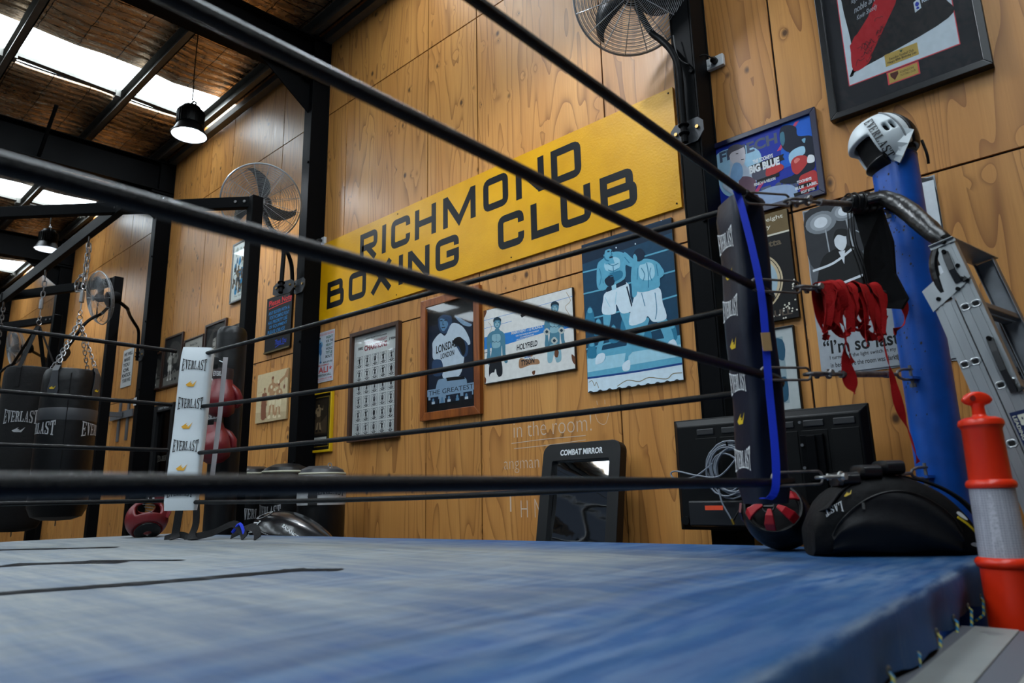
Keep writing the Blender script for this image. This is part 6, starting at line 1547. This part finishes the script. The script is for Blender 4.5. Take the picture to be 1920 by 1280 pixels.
def duffel():
    e1 = V(.80,.60,0).normalized(); e2 = V(-.60,.80,0).normalized(); c = V(-.69,-.815,CZ)
    root = thing('duffel_bag', 'black sports duffel bag with white lettering and yellow trim on the corner of the canvas', 'bag', c)
    H = lambda t: (.195+.07*(1-(t/.27)**2)) if t < 0 else .10+.165*max(0, 1-(t/.285)**1.9)
    secs = []; N = 22
    for i in range(N+1):
        t = -.27+.54*i/N; k = 1-abs(2*i/N-1)**5*.45; h = H(t)*k; d = .125*k
        secs.append((c+e1*t+V(0,0,h*.5+.002), e2*d, V(0,0,h*.5)))
    mb = MB(); mb.loft(secs, 36, 3.2)
    for v in mb.bm.verts:
        n = noise.noise(v.co*11); q = v.co-c; v.co += e2*(n*.010) + V(0,0,n*.008 if v.co.z > CZ+.03 else 0)
    mb.build('body', mat('duffel_nylon',(7,7,9),.7,0,.25,0,8,.5,22), root, smooth=True)
    def front(t, k, o=0.):
        """point on the front flank: t along the bag, k 0 bottom .. 1 top"""
        kk = 1-abs(2*(t+.27)/.54-1)**5*.45; h = H(t)*kk; z = h*k; s = (abs(2*k-1))
        d = .125*kk*(max(0, 1-s**3.2))**(1/3.2); return c+e1*t-e2*(d+.004+o)+V(0,0,z+.002)
    PK = mat('duffel_pocket',(15,16,19),.62,0,.3,0,8,.5,16)
    G = []; mb = MB()
    for i in range(25):
        u = i/24; t = -.225+.40*u; top = .40+.42*math.sin(pi*u)**.5*(.85+.15*u); R = []
        for j in range(13):
            k = .06+(top-.06)*j/12; p = front(t, k, .012*math.sin(pi*min(1, j/12*.97+.02))**.4); p += V(0,0,.004*math.sin(u*9+j)) ; R.append(mb.bm.verts.new(p-e2*.006*math.sin(u*7+j*.9)))
        G.append(R)
    for i in range(24):
        for j in range(12): mb.bm.faces.new((G[i][j], G[i+1][j], G[i+1][j+1], G[i][j+1]))
    mb.build('front_pocket', PK, root, smooth=True, angle=180)
    edge = [front(-.225+.40*i/24, .40+.42*math.sin(pi*i/24)**.5*(.85+.15*i/24), .008) for i in range(25)]
    mb = MB(); mb.tube(edge, .0035, 6); mb.build('zip', BLACKP, root); mb = MB(); mb.box(edge[6]-e2*.006-V(0,0,.012), (.008,.003,.022)); mb.build('zip_pull', STEEL2, root)
    # three rolled leather pads along the top
    for k, t in enumerate((-.135,-.062,.015)):
        p = c+e1*t+V(0,0,H(t)+.006+.010*k)-e2*.03; mb = MB(); mb.loft([(p-e1*.036-V(0,0,.005), e2*.050, V(0,0,.016)), (p-e1*.028, e2*.068, V(0,0,.025)), (p+e1*.028, e2*.068, V(0,0,.025)), (p+e1*.036-V(0,0,.004), e2*.050, V(0,0,.016))], 24, 3.); mb.build('leather_pad', mat('soft_black_leather',(16,17,20),.3,0,.5,0,8,.3,14), root, smooth=True)
    mb = MB(); mb.ribbon([c+e1*-.24+V(0,0,.15)-e2*.07, c+e1*-.19+V(0,0,.20)-e2*.05, c+e1*-.13+V(0,0,.245)-e2*.035], .10, e2, .004); mb.build('end_flap', PK, root, smooth=True)
    a = Art(.09,.05); a.logo(100,100,0,0,WHT,'LAST'); a.build('lettering', lambda u, v, l: front(-.235+.05*u/100, .78+.16*v/100-.10*u/100, .006+l), root, label='white wordmark upside down')
    a = Art(.04,.02); a.emblem(0,0,100,100,GOLD); a.build('emblem', lambda u, v, l: front(-.175+.03*u/100, .86+.05*v/100, .008+l), root)
    # shoulder strap sweeping over the far end, yellow trim and zip tags
    sp = spline([c+e1*.05+V(0,0,.262)-e2*.02, c+e1*.14+V(0,0,.235)-e2*.04, c+e1*.22+V(0,0,.18)-e2*.06, c+e1*.275+V(0,0,.09)-e2*.085, c+e1*.285+V(0,0,.02)-e2*.105], 6)
    mb = MB(); mb.ribbon(sp, .036, e2, .005); mb.build('shoulder_strap', DARKFAB, root, smooth=True)
    mb = MB(); mb.ribbon(spline([front(.165,.62,.012), front(.20,.58,.016), front(.235,.47,.018), front(.255,.30,.016)], 5), .007, (0,0,1), .003); mb.build('trim_piping', mat('yellow_trim',(190,160,20),.5), root, label='yellow piping')
    for t, k in ((.165,.66),(.20,.20)): a = Art(.03,.02); a.blob([(0,30),(40,100),(100,70),(90,20),(40,0)], WHT); a.build('reflective_tab', lambda u, v, l: front(t+.035*u/100, k+.09*v/100, .010+l), root)
    mb = MB(); mb.ribbon([c+e1*.29+V(0,0,.03)-e2*.10, c+e1*.305+V(0,0,-.0)-e2*.115, c+e1*.310+V(0,0,-.03)-e2*.12], .008, e1, .003); mb.build('strap_end', mat('yellow_trim',(190,160,20),.5), root)
duffel()
def straps():
    root = thing('training_straps', 'tangle of black straps with a blue clip lying under the white corner pad', 'strap', (-4.6,-1.5,CZ))
    P = lambda x, y, z: V(x, y, CZ+z)
    for k, (pts, wd) in enumerate([([P(-4.55,-1.60,.22),P(-4.55,-1.61,.10),P(-4.54,-1.62,.03),P(-4.50,-1.64,.008)],.06), ([P(-4.44,-1.55,.24),P(-4.42,-1.55,.10),P(-4.40,-1.58,.02),P(-4.30,-1.60,.008)],.05), ([P(-4.45,-1.60,.01),P(-4.30,-1.50,.04),P(-4.2,-1.42,.09),P(-4.12,-1.40,.05),P(-4.05,-1.42,.01)],.045), ([P(-4.6,-1.66,.008),P(-4.52,-1.6,.03),P(-4.46,-1.56,.008)],.04), ([P(-4.25,-1.40,.02),P(-4.1,-1.36,.07),P(-3.98,-1.38,.05),P(-3.93,-1.40,.01)],.05)]):
        mb = MB(); mb.ribbon(spline(pts, 5), wd, (.9,.4,0) if k < 2 else (0,.5,.8), .004); mb.build('strap', DARKFAB, root, smooth=True)
    mb = MB(); mb.tube(spline([P(-4.20,-1.42,.04),P(-4.15,-1.40,.09),P(-4.09,-1.40,.03)], 4), .010, 6); mb.build('clip', WEB, root)
straps()

# hand wraps thrown over the second turnbuckle
A1 = N0 + V(-.005,0,1.635); A2 = POST - (POST-N0).normalized()*.10 + V(0,0,1.725)
def TB(t): return A1.lerp(A2, t)
axd = (A2-A1).normalized(); sdv = axd.cross(V(0,0,1)).normalized()
def wraps(label, t0, t1, seeds, tails, loops):
    root = thing('hand_wraps', label, 'hand wraps', TB((t0+t1)/2), 'red hand wraps drying on the turnbuckle')
    rr = random.Random(seeds)
    for k in range(loops):
        t = t0+(t1-t0)*(k+.5)/loops+rr.uniform(-.02,.02); L = rr.uniform(.05,.19); L2 = L*rr.uniform(.4,1.1); dx = rr.uniform(-.035,.035); r = .018+.004*(k % 4)
        p = TB(t)
        pts = [p-sdv*-1*.0+sdv*(r*.9)+V(0,0,-L)+axd*dx, p+sdv*(r*1.25)+V(0,0,-L*.5)+axd*dx*.5, p+sdv*r+V(0,0,.004), p+V(0,0,r+.003), p-sdv*r+V(0,0,.0), p-sdv*r*1.2+V(0,0,-L2*.5)-axd*dx*.4, p-sdv*(r*.8)+V(0,0,-L2)-axd*dx, p+V(0,0,-max(L,L2)-.012)+axd*.01, p+sdv*(r*.9)+V(0,0,-L)+axd*dx]
        a0 = rr.uniform(0,6); q = spline(pts, 4); sd = [axd*(1 if 6 < i < 22 else math.cos(.9*math.sin(i*.3+a0)))+sdv*(0 if 6 < i < 22 else math.sin(.9*math.sin(i*.3+a0)))+V(0,0,.3*math.sin(a0)) for i in range(len(q))]
        mb = MB(); mb.ribbon(q, .030, sd, .0022); mb.build('wrap', REDC, root, smooth=True)
    for pts, wd in tails:
        mb = MB(); q = spline(pts, 6); n = len(q); sides = [axd*math.cos(.4*math.sin(i*.5))+sdv*math.sin(.9*math.sin(i*.35)) for i in range(n)]
        mb.ribbon(q, [wd*(.75+.25*abs(math.cos(i*.4))) for i in range(n)], sides, .002); mb.build('tail', REDC, root, smooth=True)
p = TB(.50)
wraps('red hand wraps bunched on the turnbuckle, the cluster with the wide double tail', .42, .56, 1, [([TB(.44)+V(0,0,.015)-sdv*-.02, TB(.46)+sdv*.026+V(0,0,-.07), TB(.52)+sdv*.02+V(0,0,-.155), TB(.50)+sdv*.02+V(0,0,-.26), TB(.52)+sdv*.015+V(0,0,-.345), TB(.53)+sdv*.02+V(0,0,-.39)], .050), ([TB(.60)+V(0,0,.015), TB(.60)+sdv*.026+V(0,0,-.06), TB(.585)+sdv*.022+V(0,0,-.12), TB(.53)+sdv*.024+V(0,0,-.17), TB(.50)+sdv*.022+V(0,0,-.18)], .03), ([TB(.42)+sdv*.02+V(0,0,.01), TB(.43)+sdv*.028+V(0,0,-.08), TB(.49)+sdv*.028+V(0,0,-.17), TB(.54)+sdv*.02+V(0,0,-.28)], .036)], 8)
wraps('red hand wraps bunched on the turnbuckle, the cluster with one very long tail', .60, .82, 3, [([TB(.74)+V(0,0,.015), TB(.75)+sdv*.028+V(0,0,-.10), TB(.77)+sdv*.024+V(0,0,-.22), TB(.80)+sdv*.02+V(0,0,-.33), TB(.82)+sdv*.022+V(0,0,-.45), TB(.86)+sdv*.024+V(0,0,-.55), TB(.90)+sdv*.02+V(0,0,-.66)], .034), ([TB(.68)+V(0,0,.012), TB(.67)+sdv*.027+V(0,0,-.08), TB(.655)+sdv*.02+V(0,0,-.17), TB(.66)+sdv*.02+V(0,0,-.22)], .02), ([TB(.93)+V(0,0,.01), TB(.95)+sdv*.03+V(0,0,-.05), TB(.94)+sdv*.026+V(0,0,-.13), TB(.86)+sdv*.024+V(0,0,-.165)], .034)], 10)
# black strap bundle tied from the top turnbuckle over to the ladder
def bundle():
    root = thing('black_strap', 'thick black strap bundle knotted round the top turnbuckle and slung across the blue post', 'strap', (-.64,-.66,2.06))
    LE = mat('worn_black_leather',(12,12,14),.33,0,.5,0,8,.5,30)
    k = V(-.650,-.68,2.062); mb = MB(); mb.loft([(k+V(-.06,-.07,-.005), V(.012,0,0), V(0,0,.014)), (k+V(-.04,-.05,0), V(.030,-.01,0), V(0,0,.036)), (k, V(.036,-.015,0), V(0,.0,.042)), (k+V(.035,.03,.0), V(.032,-.015,0), V(0,0,.036)), (k+V(.06,.05,-.01), V(.02,0,0), V(0,0,.02))], 20)
    for v in mb.bm.verts: v.co += (v.co-k)*.35*noise.noise(v.co*28)
    mb.build('knot', LE, root, smooth=True)
    for j in range(6): mb = MB(); mb.ring(k+V(-.045+.017*j,-.055+.018*j,0), .040-.0025*abs(j-2.5), .0035, (.6,.75,.1*math.sin(j*2)), 20, 6, sy=1.08); mb.build('cord', BLACKP, root)
    pts = spline([k+V(.02,-.02,.0), V(-.575,-.70,2.055), V(-.51,-.73,1.985), V(-.455,-.78,1.90), V(-.41,-.82,1.825), V(-.385,-.84,1.79)], 6); n = len(pts)
    mb = MB(); mb.tube(pts, [.024+.012*math.sin(pi*i/n) for i in range(n)], 14)
    for v in mb.bm.verts: v.co += V(0,0,.006*noise.noise(v.co*20))
    mb.build('sleeve', LE, root, smooth=True)
    mb = MB(); mb.tube([p+V(.004,-.026,-.012) for p in pts], .007, 8); mb.build('inner_cord', LE, root, smooth=True)
    mb = MB(); mb.tube(spline([V(-.40,-.84,1.79), V(-.425,-.85,1.72), V(-.42,-.85,1.64), V(-.40,-.84,1.58)], 5), .014, 8); mb.build('strap_end', LE, root, smooth=True)
    # hanging dark cloth flap behind the turnbuckle
    mb = MB(); q = [V(-.69,-.70,2.03), V(-.60,-.66,2.03), V(-.585,-.63,1.90), V(-.60,-.60,1.78), V(-.575,-.57,1.68), V(-.60,-.58,1.64), V(-.70,-.62,1.66), V(-.735,-.66,1.655), V(-.70,-.67,1.75), V(-.675,-.68,1.88)]
    mb.prism(q, (.006,.010,0)); mb.build('cloth_flap', DARKFAB, root)
    for dx in (0,.012,.02): mb = MB(); mb.tube(spline([V(-.70+dx,-.74,2.02), V(-.705+dx,-.74,1.9), V(-.69+dx,-.73,1.8), V(-.68+dx,-.72,1.70-dx*3)], 5), .0026, 5); mb.build('cord', BLACKP, root)
bundle()

# --- ladder leaning beside the blue post
def ladder():
    th = math.radians(12.2); dn = V(math.sin(th),0,-math.cos(th)); ac = V(math.cos(th),0,math.sin(th)); rd = V(.20,.98,0).normalized()
    root = thing('ladder', 'aluminium extension ladder with black latches leaning beside the blue post', 'ladder', (-.04,-.7,0))
    top1 = V(-.388,-.85,1.78); L1 = 1.78/math.cos(th)-.0; top2 = top1 - ac*.068 + dn*.20
    def stile(top, L, off, m, nm='stile'):
        mb = MB(); c = top+dn*L/2+off; R = Matrix((ac, rd, -dn)).transposed()
        mb.box(c, (.064,.004,L), R); mb.box(c-ac*.0305+rd*.014, (.003,.028,L), R); mb.box(c+ac*.0305+rd*.014, (.003,.028,L), R)
        for s in (-.014,.014): mb.box(c+ac*s-rd*.003, (.012,.003,L), R)
        return mb.build(nm, m, root)
    W_ = rd*.36
    for top, L in ((top1, L1-.02), (top2, L1-.24)):
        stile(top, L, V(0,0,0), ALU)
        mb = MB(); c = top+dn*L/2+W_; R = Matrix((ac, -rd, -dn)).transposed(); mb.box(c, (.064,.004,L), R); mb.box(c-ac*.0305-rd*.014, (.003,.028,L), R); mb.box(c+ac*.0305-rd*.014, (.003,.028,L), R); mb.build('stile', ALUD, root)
    RC = mat('rung_collar',(190,194,196),.35,.6)
    for top, s0, nn in ((top1, .235, 6), (top2, .215, 6)):
        for i in range(nn):
            p = top+dn*(s0+.275*i)
            if p.z < .1: continue
            mb = MB()
            for o in (-.0155,.0155): mb.box(p+ac*o+W_/2, (.022,.36,.022), Matrix((ac, rd, -dn)).transposed())
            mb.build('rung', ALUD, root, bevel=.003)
            for o in (-.0155,.0155):
                mb = MB(); q = p+ac*o-rd*.004; mb.tube([q+ac*a*.0125+(-dn)*b*.0105 for a, b in ((1,.5),(.5,1),(-.5,1),(-1,.5),(-1,-.5),(-.5,-1),(.5,-1),(1,-.5))], .0026, 6, True); mb.build('rung_collar', RC, root, smooth=True)
                mb = MB(); mb.box(q-rd*.0005, (.016,.002,.014), Matrix((ac, rd, -dn)).transposed()); mb.build('rung_hole', mat('dark_hole',(6,6,7),.9), root)
    R = Matrix((ac, rd, -dn)).transposed()
    mb = MB(); mb.box(top1+W_/2-dn*.004, (.076,.40,.004), R); mb.build('top_cap', ALU, root, bevel=.002); mb = MB(); mb.box(top1-dn*-.004-rd*.006, (.078,.004,.012), R); mb.build('cap_lip', ALU, root)
    # joining plate with bolts
    mb = MB(); q0 = top1+dn*.135; mb.prism([q0+ac*.034-rd*.006-dn*.055, q0+ac*.034-rd*.006+dn*.01, q0+ac*.01-rd*.006+dn*.028, q0-ac*.105-rd*.006+dn*.080, q0-ac*.112-rd*.006+dn*.0, q0-ac*.035-rd*.006-dn*.035], -rd*.003); mb.build('plate', ALU, root)
    for a, b in ((-.075,.045),(-.012,.035),(.022,.018),(.015,-.04)): mb = MB(); mb.cyl(q0+ac*a+dn*b-rd*.009, q0+ac*a+dn*b-rd*.014, .007, 10); mb.build('bolt', STEEL, root)
    LT = mat('black_latch',(22,24,27),.4)
    for s, l, o in ((.035,.115,-.002),(.36,.185,.012)):
        mb = MB(); a = top1+dn*s+ac*o-rd*.012; mb.ribbon([a, a+dn*l*.25-rd*.006, a+dn*l*.6-rd*.010, a+dn*l], .020, ac, .008); mb.build('latch', LT, root, bevel=.002)
        mb = MB(); mb.ribbon([a+dn*l*.62-ac*.002, a+dn*l*.85+ac*.004, a+dn*l*.98+ac*.016, a+dn*l*.94+ac*.026], .016, dn+ac, .010); mb.build('latch_hook', LT, root)
        mb = MB(); mb.cyl(a-rd*.002, a-rd*.012, .007, 10); mb.build('bolt', STEEL, root)
    a = Art(.18,.05); a.rect(0,0,100,100,ink(20,34,72)); a.text('BAILEY', 6, 34, 80, 92, ink(196,196,180), .05); a.text('LEADING THE WAY', 6, 8, 90, 26, ink(196,196,180), .02)
    b0 = top1+dn*.60-rd*.0055; a.build('sticker', lambda u, v, l: b0+dn*.20*u/100+ac*(-.026+.052*v/100)-rd*l, root)
ladder()
# --- T-top bollard
def bollard():
    c = V(-.330,-1.12,0)
    root = thing('bollard', 'orange T-top traffic bollard with a white reflective sleeve beside the ring', 'bollard', c)
    mb = MB(); mb.lathe(c, [(.062,.07),(.0605,.55),(.060,.745),(.066,.75),(.0695,.757),(.0695,.763),(.066,.77),(.0585,.775)], seg=48); mb.build('lower_body', ORANGE, root, smooth=True, label='orange lower tube')
    mb = MB(); mb.lathe(c, [(.0575,.775),(.0555,.962)], seg=48, cap=False); mb.build('sleeve', HIVIS, root, smooth=True, label='white reflective sleeve')
    mb = MB(); mb.lathe(c, [(.0555,.960),(.060,.962),(.0625,.967),(.0625,.973),(.0595,.980),(.0525,.985),(.050,1.125),(.0535,1.132),(.0575,1.137),(.0575,1.146),(.054,1.153),(.040,1.160),(.018,1.163)], seg=48); mb.build('upper_body', ORANGE, root, smooth=True)
    mb = MB(); mb.lathe(c, [(.024,1.160),(.017,1.168),(.016,1.190),(.020,1.20)], seg=24); mb.build('neck', ORANGE, root, smooth=True)
    e = V(.80,.60,0); f = V(-.6,.8,0); z = 1.205; secs = []
    for k in range(11):
        t = -1+2*k/10; r = math.sqrt(max(.02, 1-t*t*.96)); secs.append((c+V(0,0,z+.010-.004*t*t)+e*.040*t, f*.014*r**.5, V(0,0,.021*r)))
    mb = MB(); mb.loft(secs, 18, 2.6); mb.build('top_handle', ORANGE, root, smooth=True)
    mb = MB(); mb.cyl(c+e*-.018-f*.0135+V(0,0,z+.01), c+e*-.018-f*.0152+V(0,0,z+.01), .008, 14); mb.build('handle_hole', mat('dark_orange_recess',(120,20,6),.6), root)
    mb = MB(); mb.lathe(c, [(.06,.0),(.17,.0),(.17,.03),(.09,.05),(.063,.075)], seg=8); mb.build('rubber_base', BLACKP, root)
bollard()
# --- aluminium work platform in front of the ring
def bench():
    x0, x1, y0, y1, z = -.418, .10, -3.30, -1.33, .62
    root = thing('work_platform', 'low aluminium step platform with pale treads at the ring side', 'platform', ((x0+x1)/2,(y0+y1)/2,0))
    A1_ = mat('pale_anodised_tread',(138,142,140),.5,.25,.5,.1,5,.05,60); A2_ = mat('grey_tread_stripe',(96,100,108),.55,.3)
    xs = [x0, x0+.03, x0+.125, x0+.185, x0+.33, x0+.39, x1]
    for i, (a, b) in enumerate(zip(xs, xs[1:])):
        mb = MB(); mb.bb(a+.0006, b-.0006, y0, y1, z-.03, z-(.002 if i % 2 == 0 else 0)); mb.build('tread', A2_ if i % 2 == 0 else A1_, root, bevel=.0015)
    mb = MB(); mb.bb(x0-.002,x1,y1-.0,y1+.006,z-.07,z-.004); mb.bb(x0-.004,x0-.0005,y0,y1,z-.07,z-.006); mb.build('edge_trim', ALUD, root, bevel=.002)
    a = Art(1,1); a.blob([(20,60),(45,95),(70,90),(80,70),(95,55),(60,10),(40,40)], mat('scuff_patch',(112,116,114),.6)); a.build('scuff', lambda u, v, l: V(x0+.04+.07*u/100, y1-.12+.06*v/100, z+l), root)
    for x in (x0+.04, x1-.04):
        for y in (y0+.08, y1-.08): mb = MB(); mb.bb(x-.02,x+.02,y-.02,y+.02,0,z-.03); mb.build('leg', ALUD, root)
bench()
